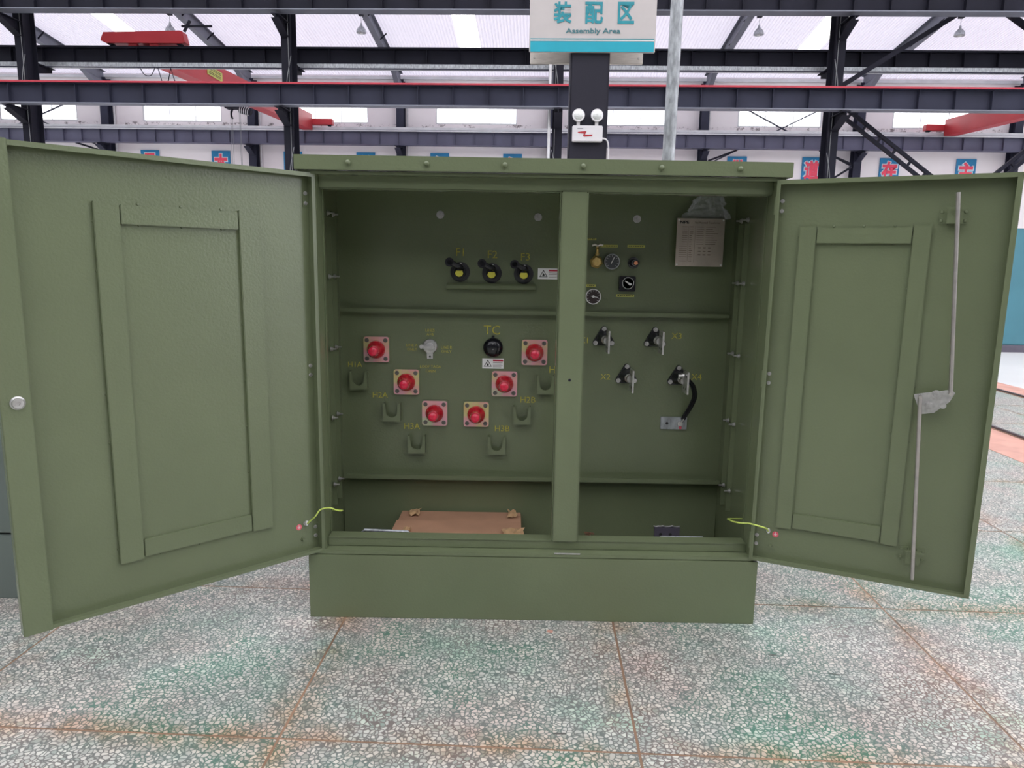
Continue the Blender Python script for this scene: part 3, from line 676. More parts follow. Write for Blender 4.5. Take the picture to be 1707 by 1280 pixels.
# ------------------------------------------------------------------ THE TRANSFORMER
G = M['green']
X0, X1, YF, YB = -.848, 1.052, 2.829, 3.43
T = thing('pad_mounted_transformer', 'large olive green pad-mounted transformer cabinet with both doors swung open', 'transformer', (.102, 3.2, 0))
def P(name, b, m=G, par=None, label=None, **kw):
    o = b.build(name, m, par or T, **kw)
    if label: o['label'] = label
    return o
P('skirt', MB().box(X0, X1, YF, YF + .02, 0, .282).box(X0, X0 + .006, YF + .02, 4.15, 0, .282).box(X1 - .006, X1, YF + .02, 4.15, 0, .282).box(X0, X1, 4.15, 4.156, 0, .282), bevel=.0015)
P('side_panel', MB().box(X0 + .004, X0 + .010, 2.865, YB, .282, 1.85))
P('side_panel', MB().box(X1 - .010, X1 - .004, 2.865, YB, .282, 1.85))
P('tank', MB().box(X0 + .02, X1 - .02, YB + .006, 4.14, .05, 1.845), bevel=.01)
fw1 = P('tank_front_wall', MB().box(X0 + .010, X1 - .010, YB, YB + .006, .02, 1.85))
P('roof_plate', MB().box(X0 + .012, X1 - .012, 2.90, YB - .002, 1.842, 1.849))
# hood with front apron and bolts
hood = P('hood', MB().box(-.852, 1.066, 2.815, 2.821, 1.851, 1.907).box(-.852, 1.066, 2.821, 4.18, 1.901, 1.907).box(-.852, -.846, 2.821, 4.18, 1.851, 1.901).box(1.060, 1.066, 2.821, 4.18, 1.851, 1.901), bevel=.0015)
bolt_dome = MB().lathe((0, 0, 0), (0, -1, 0), [(0, .013), (.003, .013), (.003, .0105), (.009, .0085), (.012, .004), (.0125, 0)], 14).mesh('hood_bolt', M['green'])
for x in (-.643, -.341, -.041, .259, .560, .862): place('hood_bolt', bolt_dome, Matrix.Translation((x, 2.815, 1.879)), hood)
# front frame
YJ = 2.862
P('header', MB().box(-.778, 1.017, 2.885, 2.925, 1.792, 1.842), bevel=.0015)
P('header_return', MB().box(X0 + .004, X1 - .004, 2.835, 2.885, 1.838, 1.850))
P('sill', MB().box(-.778, 1.017, 2.885, 2.925, .301, .3386).box(X0 + .004, X1 - .004, 2.832, 2.925, .284, .300), bevel=.002)
P('jamb', MB().box(-.783, -.779, 2.852, 2.945, .301, 1.838).box(X0 + .008, -.783, 2.897, 2.945, .301, 1.838))
P('jamb', MB().box(1.018, 1.022, 2.836, 2.945, .301, 1.838).box(1.022, X1 - .008, 2.890, 2.945, .301, 1.838))
P('mullion', MB().box(.183, .288, 2.868, 2.935, .340, 1.791), bevel=.004)
for a, b2 in ((-.778, .182), (.289, 1.017)):
    P('opening_lip', MB().box(a, a + .003, 2.932 if a < 0 else 2.880, 2.950, .339, 1.791).box(b2 - .003, b2, 2.932 if b2 > 1 else 2.880, 2.950, .339, 1.791).box(a + .003, b2 - .003, 2.880, 2.945, .339, .342).box(a + .003, b2 - .003, 2.890, 2.945, 1.788, 1.791))
P('weld_scar', MB().box(.19, .30, 2.8312, 2.8325, .300, .306), M['steel'], label='scuffed bare weld on the sill')
P('mullion_screw', MB().lathe((.236, 2.868, 1.04), (0, -1, 0), [(0, .006), (.002, .005), (.002, 0)], 10), M['navy'])
# inner vertical joint flanges with bolts
bolt_side = MB().lathe((0, 0, 0), (-1, 0, 0), [(0, .011), (.003, .011), (.003, .008), (.010, .008), (.010, .004), (.026, .004), (.026, 0)], 10).mesh('flange_bolt', M['steel'])
for sx, sg in ((X0 + .010, 1), (X1 - .010, -1)):
    for yy in (3.21, 3.30):
        jf = P('joint_flange', MB().box(sx, sx + sg * .022, yy, yy + .004, .37, 1.70))
        for z in (1.715, 1.437, 1.112, .793, .474):
            place('flange_bolt', bolt_side, Matrix.Translation((sx + sg * .012, yy - .015, z)) @ (Matrix.Rotation(PI, 4, 'Z') if sg > 0 else Matrix()), jf)
# stiffening ledges across the tank wall
P('ledge', MB().box(X0 + .03, X1 - .02, YB - .045, YB, 1.268, 1.272).box(X0 + .03, X1 - .02, YB - .045, YB - .041, 1.272, 1.288), bevel=.001)
P('ledge', MB().box(X0 + .03, X1 - .02, YB - .070, YB, .452, .456).box(X0 + .03, X1 - .02, YB - .070, YB - .066, .456, .474), bevel=.001)
P('weld_seam', MB().box(-.44, .62, YB - .002, YB, 1.634, 1.637))
# --- tank wall hardware
nut = MB().lathe((0, 0, 0), (0, -1, 0), [(0, .0185), (.003, .0185), (.003, .012), (.012, .012)], 18).lathe((0, -.012, 0), (0, -1, 0), [(0, .007), (.008, .006), (.008, 0)], 10).mesh('wall_bolt', M['steel'])
for x, z in ((-.352, 1.731), (.110, 1.727), (.578, 1.726)): place('wall_bolt', nut, Matrix.Translation((x, YB, z)), T)['label'] = 'round silver bolt on the tank wall'
def rrect(w, h, r, n=4):
    out = []
    for cx, cy, a0 in ((w / 2 - r, h / 2 - r, 0), (-w / 2 + r, h / 2 - r, 90), (-w / 2 + r, -h / 2 + r, 180), (w / 2 - r, -h / 2 + r, 270)):
        for k in range(n + 1):
            a = math.radians(a0 + 90 * k / n); out.append((cx + r * math.cos(a), cy + r * math.sin(a)))
    return out
FY = lambda a, z, t_: (a, t_, z)
# six high-voltage bushing wells
well_plate = MB().prism(rrect(.124, .124, .012), FY, -.008, 0).mesh('mounting_plate', M['zinc'], bevel=.001)
well_cap = MB().lathe((0, -.008, 0), (0, -1, 0), [(0, .043), (.006, .0445), (.016, .043), (.028, .037), (.040, .030), (.050, .026), (.060, .0245)], 28).mesh('dust_cap', M['redcap'])
well_tip = MB().lathe((0, -.060, 0), (0, -1, 0), [(0, .0245), (.030, .0235), (.040, .020), (.045, .012), (.046, 0)], 24).mesh('cap_tip', M['redglow'])
wscrew = MB().lathe((0, -.008, 0), (0, -1, 0), [(0, .0105), (.002, .0105), (.002, .007), (.006, .0065), (.006, .003), (.003, .003), (.003, 0)], 14).mesh('plate_screw', M['darksteel'])
for x, z in ((-.662, 1.087), (-.517, .929), (-.379, .775), (-.174, .773), (-.037, .928), (.107, 1.085)):
    Mx = Matrix.Translation((x, YB - .006, z))
    w = place('bushing_well', MB().prism(rrect(.136, .136, .012), FY, 0, .006).mesh('bushing_well', G), Mx, T)
    w['label'] = 'square plated bushing well with red dust cap'
    place('mounting_plate', well_plate, Mx, w)
    c = place('dust_cap', well_cap, Mx, w); c['label'] = 'red plastic dust cap'
    place('cap_tip', well_tip, Mx, w)['label'] = 'red cap tip with glow put into its colour'
    for sx in (-1, 1):
        for sz in (-1, 1): place('plate_screw', wscrew, Mx @ Matrix.Translation((sx * .045, 0, sz * .045)), w)
# six parking cradles
uu = [(-.0425, -.045), (.0425, -.045), (.0425, .045), (.033, .045)]
for k in range(9):
    a = PI * k / 8; uu.append((.027 * math.cos(a), .002 - .027 * math.sin(a)))
uu += [(-.033, .045), (-.0425, .045)]
crm = MB().prism(uu, FY, -.040, -.035).box(-.0425, -.0385, -.035, 0, -.045, .045).box(.0385, .0425, -.035, 0, -.045, .045).box(-.0385, .0385, -.035, 0, -.045, -.041).mesh('cradle', G, smooth=False)
for x, z in ((-.747, .937), (-.587, .781), (-.466, .621), (-.071, .622), (.051, .776), (.162, .929)):
    place('parking_cradle', crm, Matrix.Translation((x, YB, z)), T)
YT = YB - .0008
for s2, x, z, hh in (('H1A', -.769, 1.011, .026), ('H2A', -.648, .861, .028), ('H3A', -.492, .706, .030), ('H3B', -.045, .702, .030), ('H2B', .080, .849, .030), ('H1B', .224, 1.001, .034),
                     ('F1', -.258, 1.559, .036), ('F2', -.103, 1.551, .036), ('F3', .054, 1.542, .036), ('TC', -.102, 1.190, .044), ('X1', .345, 1.148, .028), ('X3', .795, 1.176, .030), ('X2', .457, .970, .028), ('X4', .903, .977, .030)):
    text('stencil_text', s2, (x, YT, z), hh, M['yellow'], T, ext=.0006)['label'] = 'yellow stencilled %s' % s2
for s2, x, z in (('LINES', -.402, 1.184), ('A+B', -.402, 1.164), ('LINE A', -.490, 1.110), ('ONLY', -.490, 1.090), ('LINE B', -.322, 1.102), ('ONLY', -.322, 1.082), ('LOOP TAGA', -.400, 1.006), ('OPEN', -.400, .984)):
    text('stencil_text', s2, (x, YT, z), .013, M['yellow'], T, ext=.0006)['label'] = 'small yellow stencilled words around the selector switch'
# fuse holders
for x, z in ((-.257, 1.466), (-.105, 1.462), (.047, 1.461)):
    f = P('fuse_holder', MB().lathe((x, YB, z), (0, -1, 0), [(0, .047), (.006, .047), (.008, .040), (.012, .040), (.014, .030), (.030, .028)], 26), M['black'], label='black round fuse holder with hook handle')
    P('fuse_barrel', MB().lathe((x, YB - .030, z), (0, -1, 0), [(0, .024), (.030, .023), (.034, .018), (.034, 0)], 20), M['blackgl'], f)
    b = MB()
    pl = [(x + .0165 * math.cos(a) * 1.35, z + .0165 * math.sin(a) * 1.35) for a in [PI + PI * k / 8 for k in range(9)]]
    pl = [(x - .015, z + .006)] + [(x + .020 * math.cos(a), z - .002 + .020 * math.sin(a)) for a in [PI * 1.08 + PI * .84 * k / 8 for k in range(9)]] + [(x + .015, z + .006)]
    b.prism(pl, FY, YB - .0665, YB - .064); P('yellow_band', b, M['yellowband'], f, 'yellow label on the barrel')
    P('handle', MB().tube([(x + .008, YB - .058, z + .018), (x + .006, YB - .072, z + .026), (x - .012, YB - .078, z + .030), (x - .028, YB - .080, z + .040)], .0125, 8, 4), M['blackgl'], f)
    P('hook_eye', MB().lathe((x - .045, YB - .075, z + .044), (0.1, -1, .1), [(0, .012), (0, .021), (.010, .021), (.010, .012), (0, .012)], 20), M['blackgl'], f)
    P('retaining_screw', MB().lathe((x + .004, YB - .014, z + .038), (0, -1, 0), [(0, .005), (.01, .005), (.012, 0)], 10), M['steel'], f)
P('drip_tray', MB().prism([(YB, 1.414), (YB - .030, 1.414), (YB - .040, 1.404), (YB - .040, 1.388), (YB - .032, 1.382), (YB, 1.382)], lambda a, z, t_: (t_, a, z), -.318, .104), bevel=.001)
# warning stickers
for x0, x1, z0, z1 in ((.115, .219, 1.438, 1.489), (-.147, -.042, 1.001, 1.051)):
    w = P('warning_sticker', MB().box(x0, x1, YB - .001, YB, z0, z1), M['sticker'], label='white flammable warning sticker')
    cx, cz = x0 + .027, (z0 + z1) / 2 - .004; R_ = .021
    def tri(r): return [(cx + r * math.sin(a), cz + r * math.cos(a)) for a in (0, 2 * PI / 3, 4 * PI / 3)]
    P('warning_triangle', MB().prism(tri(R_ * 1.1), FY, YB - .0016, YB - .001), M['ink'], w); P('triangle_ground', MB().prism(tri(R_ * .78), FY, YB - .0022, YB - .0016), M['sticker'], w)
    P('flame_symbol', MB().prism([(cx, cz + .009), (cx + .004, cz + .002), (cx + .006, cz - .003), (cx + .003, cz - .007), (cx - .003, cz - .007), (cx - .006, cz - .002), (cx - .002, cz + .002)], FY, YB - .0028, YB - .0022), M['ink'], w)
    P('red_header', MB().box(x0 + .052, x1 - .003, YB - .0016, YB - .001, z1 - .014, z1 - .006), M['redink'], w)
    for k in range(4): P('printed_line', MB().box(x0 + .052, x1 - .006 - .006 * (k % 2), YB - .0016, YB - .001, z1 - .022 - .007 * k, z1 - .020 - .007 * k), M['plateink'], w)
# selector switch
sw = P('selector_switch', MB().lathe((-.402, YB, 1.106), (0, -1, 0), [(0, .036), (.006, .036), (.009, .033), (.010, .022), (.020, .020), (.022, .012), (.022, 0)], 28), M['steel'], label='round zinc selector switch with pointer')
P('lock_tab', MB().prism([(-.418, 1.085), (-.386, 1.085), (-.388, 1.045), (-.416, 1.045)], FY, YB - .008, YB - .004), M['steel'], sw)
P('tab_hole', MB().cyl((-.402, YB - .0075, 1.056), (-.402, YB - .0088, 1.056), .005), M['ink'], sw)
P('pointer_handle', MB().bar((-.376, YB - .028, 1.100), (-.436, YB - .028, 1.106), .012, .014), M['steel'], sw, bevel=.002)
P('pointer_tip', MB().lathe((-.440, YB - .030, 1.107), (0, -1, 0), [(-.006, .010), (.006, .010)], 12), M['steel'], sw)
# tap changer knob
tcn = P('tap_changer', MB().lathe((-.095, YB, 1.105), (0, -1, 0), [(0, .048), (.012, .048), (.020, .044), (.030, .030), (.034, .016), (.034, 0)], 32).bar((-.095, YB - .006, 1.14), (-.095, YB - .006, 1.163), .012, .012), M['blackgl'], label='glossy black tap changer knob')
for z in (1.127, 1.099): P('knob_screw', MB().lathe((-.095, YB - .028, z), (0, -1, 0), [(0, .004), (.006, .003), (.006, 0)], 8), M['steel'], tcn)
# gauges and valves
v_ = P('oil_valve', MB().lathe((.388, YB, 1.523), (0, -1, 0), [(0, .024), (.02, .024), (.02, .031), (.045, .031), (.05, .024), (.06, .022), (.06, 0)], 6), M['brass'], label='brass hexagonal oil valve', smooth=False)
P('valve_core', MB().lathe((.388, YB - .06, 1.523), (0, -1, 0), [(0, .017), (.008, .016), (.008, .007), (.003, .007), (.003, 0)], 8), M['brass'], v_)
P('valve_stem', MB().lathe((.392, YB - .035, 1.553), (0, 0, 1), [(0, .010), (.012, .010), (.012, .007), (.028, .007), (.03, .010), (.034, .006), (.045, .006)], 12), M['brass'], v_)
P('t_handle', MB().tube([(.366, YB - .035, 1.600), (.380, YB - .036, 1.604), (.392, YB - .036, 1.598), (.404, YB - .036, 1.604), (.418, YB - .035, 1.601)], .0055, 8, 3), M['brushed'], v_)
def gauge(label, x, z, r, rim, face, ang, sq=None, num=11):
    if sq: o = P('gauge', MB().prism(rrect(sq, sq, .006), FY, YB - .035, YB), M['blackgl'], label=label, bevel=.001); y0 = YB - .035
    else: o = P('gauge', MB().lathe((x, YB, z), (0, -1, 0), [(0, r * .8), (.012, r * .8), (.014, r), (.030, r), (.032, r * .97), (.032, r * .88), (.028, r * .88)], 32), rim, label=label); y0 = YB - .0285
    P('dial_face', MB().cyl((x, y0, z), (x, y0 - .0005, z), r * .88, n=32), face, o)
    if sq: P('dial_ring', MB().lathe((x, y0 - .0005, z), (0, -1, 0), [(0, r * .92), (0, r), (.002, r), (.002, r * .92), (0, r * .92)], 28), M['dialmark'], o)
    b = MB()
    for k in range(num):
        a = math.radians(-135 + 270 * k / (num - 1)); c, s2 = math.sin(a), math.cos(a)
        b.bar((x + c * r * .64, y0 - .001, z + s2 * r * .64), (x + c * r * .80, y0 - .001, z + s2 * r * .80), .0016, .0016)
    P('dial_marks', b, M['dialmark'], o)
    c, s2 = math.sin(math.radians(ang)), math.cos(math.radians(ang))
    P('pointer', MB().bar((x - c * r * .3, y0 - .002, z - s2 * r * .3), (x + c * r * .62, y0 - .002, z + s2 * r * .62), .003, .003), M['sticker'], o)
    return o
gauge('round grey pressure gauge', .464, 1.526, .037, M['galv'], M['dial'], 25)
g5 = P('gauge', MB().T and None or MB().prism([(x + .540, z + 1.423) for x, z in rrect(.078, .072, .006)], FY, YB - .035, YB), M['blackgl'], label='square black thermometer gauge', bevel=.001)
P('dial_face', MB().cyl((.543, YB - .035, 1.426), (.543, YB - .0355, 1.426), .026, n=28), M['dialbrown'], g5)
P('dial_ring', MB().lathe((.543, YB - .0355, 1.426), (0, -1, 0), [(0, .0255), (0, .028), (.002, .028), (.002, .0255), (0, .0255)], 28), M['dialmark'], g5)
P('pointer', MB().bar((.528, YB - .038, 1.436), (.560, YB - .038, 1.420), .005, .005).bar((.553, YB - .038, 1.417), (.538, YB - .038, 1.431), .006, .006), M['sticker'], g5)
gauge('round oil level gauge with pale rim and black face', .381, 1.360, .037, M['sticker'], M['dialbrown'], 100)
P('gauge_hub', MB().cyl((.381, YB - .029, 1.36), (.381, YB - .033, 1.36), .006), M['sticker'])
rv = P('relief_valve', MB().lathe((.568, YB, 1.522), (0, -1, 0), [(0, .028), (.016, .028), (.018, .020), (.034, .019)], 8).lathe((.568, YB - .034, 1.522), (0, -1, 0), [(0, .012), (.03, .012)], 16), M['blackgl'], label='black hexagonal relief valve')
P('valve_collar', MB().lathe((.568, YB - .045, 1.522), (0, -1, 0), [(0, .0135), (.004, .0135), (.004, .012)], 16), M['galv'], rv)
P('copper_plug', MB().lathe((.570, YB - .062, 1.521), (0, -1, 0), [(0, .009), (.012, .009), (.012, 0)], 14), M['copper'], rv)
for x0, x1, z in ((.345, .389, 1.631), (.410, .492, 1.599), (.538, .621, 1.600), (.348, .394, 1.411), (.494, .580, 1.366)):
    l_ = P('label_strip', MB().box(x0, x1, YB - .001, YB, z - .006, z + .006), M['yellowtape'], label='small yellow label strip')
    b = MB(); q = x0 + .006
    while q < x1 - .008:
        ww = random.uniform(.004, .010); b.box(q, min(q + ww, x1 - .004), YB - .0016, YB - .001, z - .002, z + .002); q += ww + .003
    P('label_print', b, M['tape_ink'], l_)
# low-voltage bushings
tri_pl = []
for k, (a0) in enumerate((90, 210, 330)):
    cx, cy = .046 * math.cos(math.radians(a0)), .046 * math.sin(math.radians(a0))
    for q in (-50, -20, 10, 40, 50): 
        a = math.radians(a0 + q); tri_pl.append((cx + .013 * math.cos(a), cy + .013 * math.sin(a)))
tri_m = MB().prism(tri_pl, FY, -.014, 0).lathe((0, -.014, 0), (0, -1, 0), [(0, .034), (.03, .030), (.055, .022)], 24).mesh('flange', M['black'])
stub_m = MB().lathe((0, -.060, 0), (0, -1, 0), [(0, .016), (.02, .016), (.02, .021), (.034, .021), (.038, .017), (.065, .016)], 20).mesh('terminal_stub', M['steel'])
spade_m = MB().prism([(-.120, -.052), (-.205, -.052), (-.205, .052), (-.120, .052)], lambda a, z, t_: (t_, a, z), -.004, .004).mesh('spade', M['steel'], bevel=.0008)
hole_m = MB().cyl((-.0045, 0, 0), (.0045, 0, 0), .006).mesh('spade_hole', M['ink'])
fb_m = MB().lathe((0, -.014, 0), (0, -1, 0), [(0, .011), (.003, .011), (.003, .0075), (.011, .0075), (.011, .004), (.008, .004), (.008, 0)], 14).mesh('flange_bolt', M['steel'])
LV = []
for x, z in ((.441, 1.160), (.689, 1.160), (.559, .978), (.813, .975)):
    Mx = Matrix.Translation((x, YB, z))
    o = place('low_voltage_bushing', tri_m, Mx, T); o['label'] = 'black three-cornered bushing with steel spade terminal'; LV.append(o)
    place('terminal_stub', stub_m, Mx, o)['label'] = 'silver terminal stub'
    place('spade', spade_m, Mx, o)['label'] = 'upright silver spade plate'
    for a0 in (90, 210, 330):
        place('flange_bolt', fb_m, Mx @ Matrix.Translation((.046 * math.cos(math.radians(a0)), 0, .046 * math.sin(math.radians(a0)))), o)
    for yy in (-.145, -.182):
        for zz in (-.028, .028): place('spade_hole', hole_m, Mx @ Matrix.Translation((0, yy, zz)), o)
P('terminal_bolt', MB().lathe((.805, YB - .15, 1.003), (-1, 0, 0), [(0, .014), (.01, .014), (.01, .009), (.026, .009), (.026, 0)], 12), M['steel'], LV[3])
gpl = P('ground_plate', MB().box(.737, .866, YB - .014, YB, .715, .776), M['galv'], label='grey earthing plate with cable lug', bevel=.001)
P('plate_hole', MB().cyl((.768, YB - .0135, .745), (.768, YB - .0148, .745), .007), M['ink'], gpl)
P('cable_lug', MB().bar((.832, YB - .020, .742), (.848, YB - .030, .772), .016, .006).lathe((.832, YB - .014, .744), (0, -1, 0), [(0, .012), (.006, .012), (.006, .008), (.016, .008), (.016, 0)], 8), M['steel'], gpl)
P('earth_mark', MB().cyl((.834, YB - .0142, .724), (.834, YB - .0152, .724), .008, n=16), M['earth'], gpl)
for k in (0, 1):
    P('jumper_cable', MB().tube([(.818 + .010 * k, YB - .165, .985), (.845 + .012 * k, YB - .14, .955), (.868 + .012 * k, YB - .10, .90), (.862 + .012 * k, YB - .06, .84), (.846 + .010 * k, YB - .032, .79), (.838 + .010 * k, YB - .028, .768)], .0065, 8, 6), M['black'], gpl, 'black jumper cable')
g2_ = P('ground_plate', MB().box(.735, .862, YB - .012, YB, .130, .205), M['plinth'], label='dark earthing plate near the sill', bevel=.001)
for x in (.766, .815): P('plate_hole', MB().cyl((x, YB - .0115, .168), (x, YB - .0128, .168), .008), M['ink'], g2_)
P('weld_bead', MB().tube([(.73 + .012 * k, YB - .006, .208 + random.uniform(-.002, .003)) for k in range(12)], .0035, 6, 2), M['steel'], g2_)
dv = P('drain_valve', MB().lathe((.40, YB, .150), (0, -1, 0), [(0, .016), (.03, .016), (.03, .011), (.05, .011)], 10), M['rust'], label='small rusty drain valve')
P('valve_lever', MB().bar((.375, YB - .04, .182), (.425, YB - .04, .176), .006, .008).cyl((.40, YB - .04, .155), (.40, YB - .04, .182), .004), M['rust'], dv)
# name plate
npz0, npz1, npx0, npx1, npy = 1.510, 1.730, .756, .978, 3.372
npl = P('name_plate', MB().box(npx0, npx1, npy, npy + .003, npz0, npz1).box(npx0 + .02, npx1 - .02, npy + .003, YB, npz0 + .02, npz1 - .05), M['plate'], label='engraved bronze-coloured rating plate', bevel=.0008)
for x in (npx0 + .008, npx1 - .008):
    for z in (npz0 + .008, npz1 - .008): P('rivet', MB().lathe((x, npy, z), (0, -1, 0), [(0, .0045), (.002, .003), (.002, 0)], 10), M['sticker'], npl)
text('lettering', 'NPE', (npx0 + .034, npy - .0004, npz1 - .018), .013, M['ink'], npl, w=.042, bold=.004)
text('lettering', 'Pad-Mounted Transformer', (npx0 + .142, npy - .0004, npz1 - .019), .009, M['plateink'], npl, w=.118)
b = MB()
for k in range(17):
    z = npz1 - .040 - k * .0098
    if k % 1 == 0:
        b.box(npx0 + .014 + (.012 if k < 8 else 0), npx0 + .050, npy - .0006, npy, z, z + .0018)
        b.box(npx0 + .060, npx0 + .060 + random.uniform(.008, .018), npy - .0006, npy, z, z + .0022)
    if k < 9: 
        b.box(npx0 + .092, npx0 + .122 + random.uniform(0, .006), npy - .0006, npy, z, z + .0018); b.box(npx0 + .135, npx0 + .135 + random.uniform(.03, .065), npy - .0006, npy, z, z + .0018)
for r in range(3):
    for c in range(3): b.box(npx0 + .103 + c * .023, npx0 + .116 + c * .023, npy - .0006, npy, npz0 + .052 + r * .016, npz0 + .056 + r * .016)
b.box(npx0 + .054, npx0 + .055, npy - .0006, npy, npz0 + .02, npz1 - .035); b.box(npx0 + .085, npx0 + .086, npy - .0006, npy, npz0 + .02, npz1 - .035)
P('plate_table', b, M['plateink'], npl)

# ---- doors
def door(DM, k, wd, fr, inn, lip, label):
    zb, zt = .294, 1.842
    D = MB(DM)
    y = lambda t_: k * t_
    D.box(0, wd, y(-.047), y(-.044), zb, zt)
    D.box(0, .003, y(-.044), y(0), zb, zt); D.box(.003, wd, y(-.044), y(0), zt - .003, zt); D.box(.003, wd, y(-.044), y(0), zb, zb + .003)
    D.box(-.004, .010, y(-.003), y(0), zb, zt); D.box(.010, wd, y(-.003), y(0), zt - .016, zt - .003); D.box(.010, wd, y(-.003), y(0), zb + .003, zb + .012)
    if not lip: D.box(wd - .003, wd, y(-.044), y(0), zb, zt); D.box(wd - .018, wd - .003, y(-.003), y(0), zb, zt)
    d = P('door', D, label=label)
    if lip: P('closing_rail', MB(DM).box(wd, wd + .082, y(-.047), y(.001), zb - .004, zt + .004), par=d, bevel=.002)
    s0, s1, z0, z1 = fr; i0, i1, j0, j1 = inn; t0, t1 = y(-.044), y(-.028)
    P('stiffener', MB(DM).box(s0, i0, t0, t1, z0, z1), par=d, bevel=.002); P('stiffener', MB(DM).box(i1, s1, t0, t1, z0, z1), par=d, bevel=.002)
    P('stiffener', MB(DM).box(i0 + .003, i1 - .003, t0, y(-.030), j1, z1 - .006), par=d, bevel=.002); P('stiffener', MB(DM).box(i0 + .003, i1 - .003, t0, y(-.030), z0 + .006, j0), par=d, bevel=.002)
    w = MB(DM)
    for e_ in (s0, i0, i1, s1):
        for q in range(7): 
            zz = z0 + .05 + q * (z1 - z0 - .1) / 6 + random.uniform(-.02, .02); w.lathe((e_, y(-.044), zz), (0, k, 0), [(0, .005), (.003, .004), (.004, 0)], 8)
    for q in range(3):
        for zz in (z0, z1, j0, j1): w.lathe((i0 + .06 + q * (i1 - i0 - .12) / 2, y(-.044), zz), (0, k, 0), [(0, .005), (.003, .004), (.004, 0)], 8)
    P('weld_spots', w, par=d)['kind'] = 'stuff'
    for zc in (1.747, 1.064, .374):
        hg = P('hinge', MB(DM).cyl((-.006, y(-.020), zc - .035), (-.006, y(-.020), zc + .035), .006, n=12).box(.003, .028, y(-.044), y(-.042), zc - .034, zc + .034), G, d)
        for dz in (-.019, .019):
            P('hinge_screw', MB(DM).lathe((.017, y(-.042), zc + dz), (0, k, 0), [(0, .008), (.002, .008), (.002, .0055), (.008, .005), (.008, .002), (.005, .002), (.005, 0)], 12), M['steel'], d)
    # earth stud, sticker, spare stud
    P('earth_stud', MB(DM).lathe((.062, y(-.044), .418), (0, k, 0), [(0, .009), (.004, .009), (.004, .006), (.016, .006), (.016, 0)], 8), M['steel'], d)
    P('earth_sticker', MB(DM).lathe((.090, y(-.044), .407), (0, k, 0), [(0, .0125), (.0008, .0125), (.0008, 0)], 20), M['earth'], d, 'round red earth symbol sticker')
    e_ = MB(DM); xx = .090
    e_.box(xx - .001, xx + .001, y(-.0432), y(-.0425), .407, .416)
    for q, hw in enumerate((.007, .0045, .002)): e_.box(xx - hw, xx + hw, y(-.0432), y(-.0425), .4065 - q * .003, .408 - q * .003)
    P('earth_symbol', e_, M['sticker'], d)
    P('spare_stud', MB(DM).lathe((.074, y(-.044), .352), (0, k, 0), [(0, .010), (.005, .010), (.005, .0065), (.014, .0065), (.014, 0)], 8), M['green'], d)
    return d
aL = math.radians(43.4); aR = math.radians(25.0)
DL = Matrix.Translation((-.784, 2.845, 0)) @ Matrix.Rotation(PI + aL, 4, 'Z')
DR = Matrix.Translation((1.015, 2.825, 0)) @ Matrix.Rotation(-aR, 4, 'Z')
dl = door(DL, 1, .985, (.207, .766, .442, 1.683), (.290, .688, .513, 1.613), True, 'wide left door with closing rail')
P('lock_bolt', MB(DL).lathe((1.022, .001, 1.056), (0, 1, 0), [(0, .021), (.004, .021), (.006, .017), (.012, .015), (.012, .006), (.007, .006), (.007, 0)], 24), M['steel'], dl, 'silver lock bolt')
dr = door(DR, -1, .787, (.088, .535, .442, 1.668), (.149, .476, .511, 1.603), False, 'right door with locking rods')
P('lock_rod', MB(DR).cyl((.598, -.020, 1.778), (.647, -.020, 1.066), .0072, n=14), M['rod'], dr, 'upper steel locking rod')
P('lock_rod', MB(DR).cyl((.552, -.026, 1.048), (.594, -.020, .340), .0072, n=14), M['rod'], dr, 'lower steel locking rod')
for s_, z in ((.598, 1.700), (.590, .418)):
    gd = P('rod_guide', MB(DR).box(s_ - .045, s_ + .045, .044, .041, z - .028, z + .028).box(s_ - .018, s_ - .015, .041, .008, z - .028, z + .028).box(s_ + .012, s_ + .015, .041, .008, z - .028, z + .028).box(s_ - .024, s_ + .026, .008, .004, z - .028, z + .028), par=dr, bevel=.0008)
    P('guide_clip', MB(DR).bar((s_ - .030, -.010, z + .026), (s_ + .034, -.010, z + .024), .004, .006), par=dr)
    for a in (-.037, .037):
        for c in (-.016, .016): P('guide_rivet', MB(DR).lathe((s_ + a, .041, z + c), (0, -1, 0), [(0, .006), (.003, .005), (.004, 0)], 10), par=dr)
lp = P('latch_plate', MB(DR).prism([(.531, 1.053), (.566, 1.062), (.606, 1.070), (.648, 1.082), (.662, 1.070), (.648, 1.036), (.602, .990), (.560, .981)], FY, -.014, -.010), M['steel'], dr, 'silver latch plate joining the rods', bevel=.001)
P('pivot_shaft', MB(DR).cyl((.583, .044, 1.017), (.583, -.024, 1.017), .013, n=14).box(.573, .593, -.024, -.030, 1.008, 1.026), M['steel'], dr)
P('latch_bolt', MB(DR).lathe((.603, -.014, 1.060), (0, -1, 0), [(0, .016), (.003, .016), (.003, .011), (.010, .010), (.010, .004), (.006, .004), (.006, 0)], 18), M['steel'], dr)
P('rod_tongue', MB(DR).cyl((.647, -.006, 1.072), (.647, -.027, 1.066), .006).cyl((.552, -.006, 1.050), (.552, -.033, 1.048), .006), M['rod'], dr)
P('stop_lug', MB(DR).cyl((.628, -.008, 1.020), (.628, -.016, 1.020), .011), M['steel'], dr)
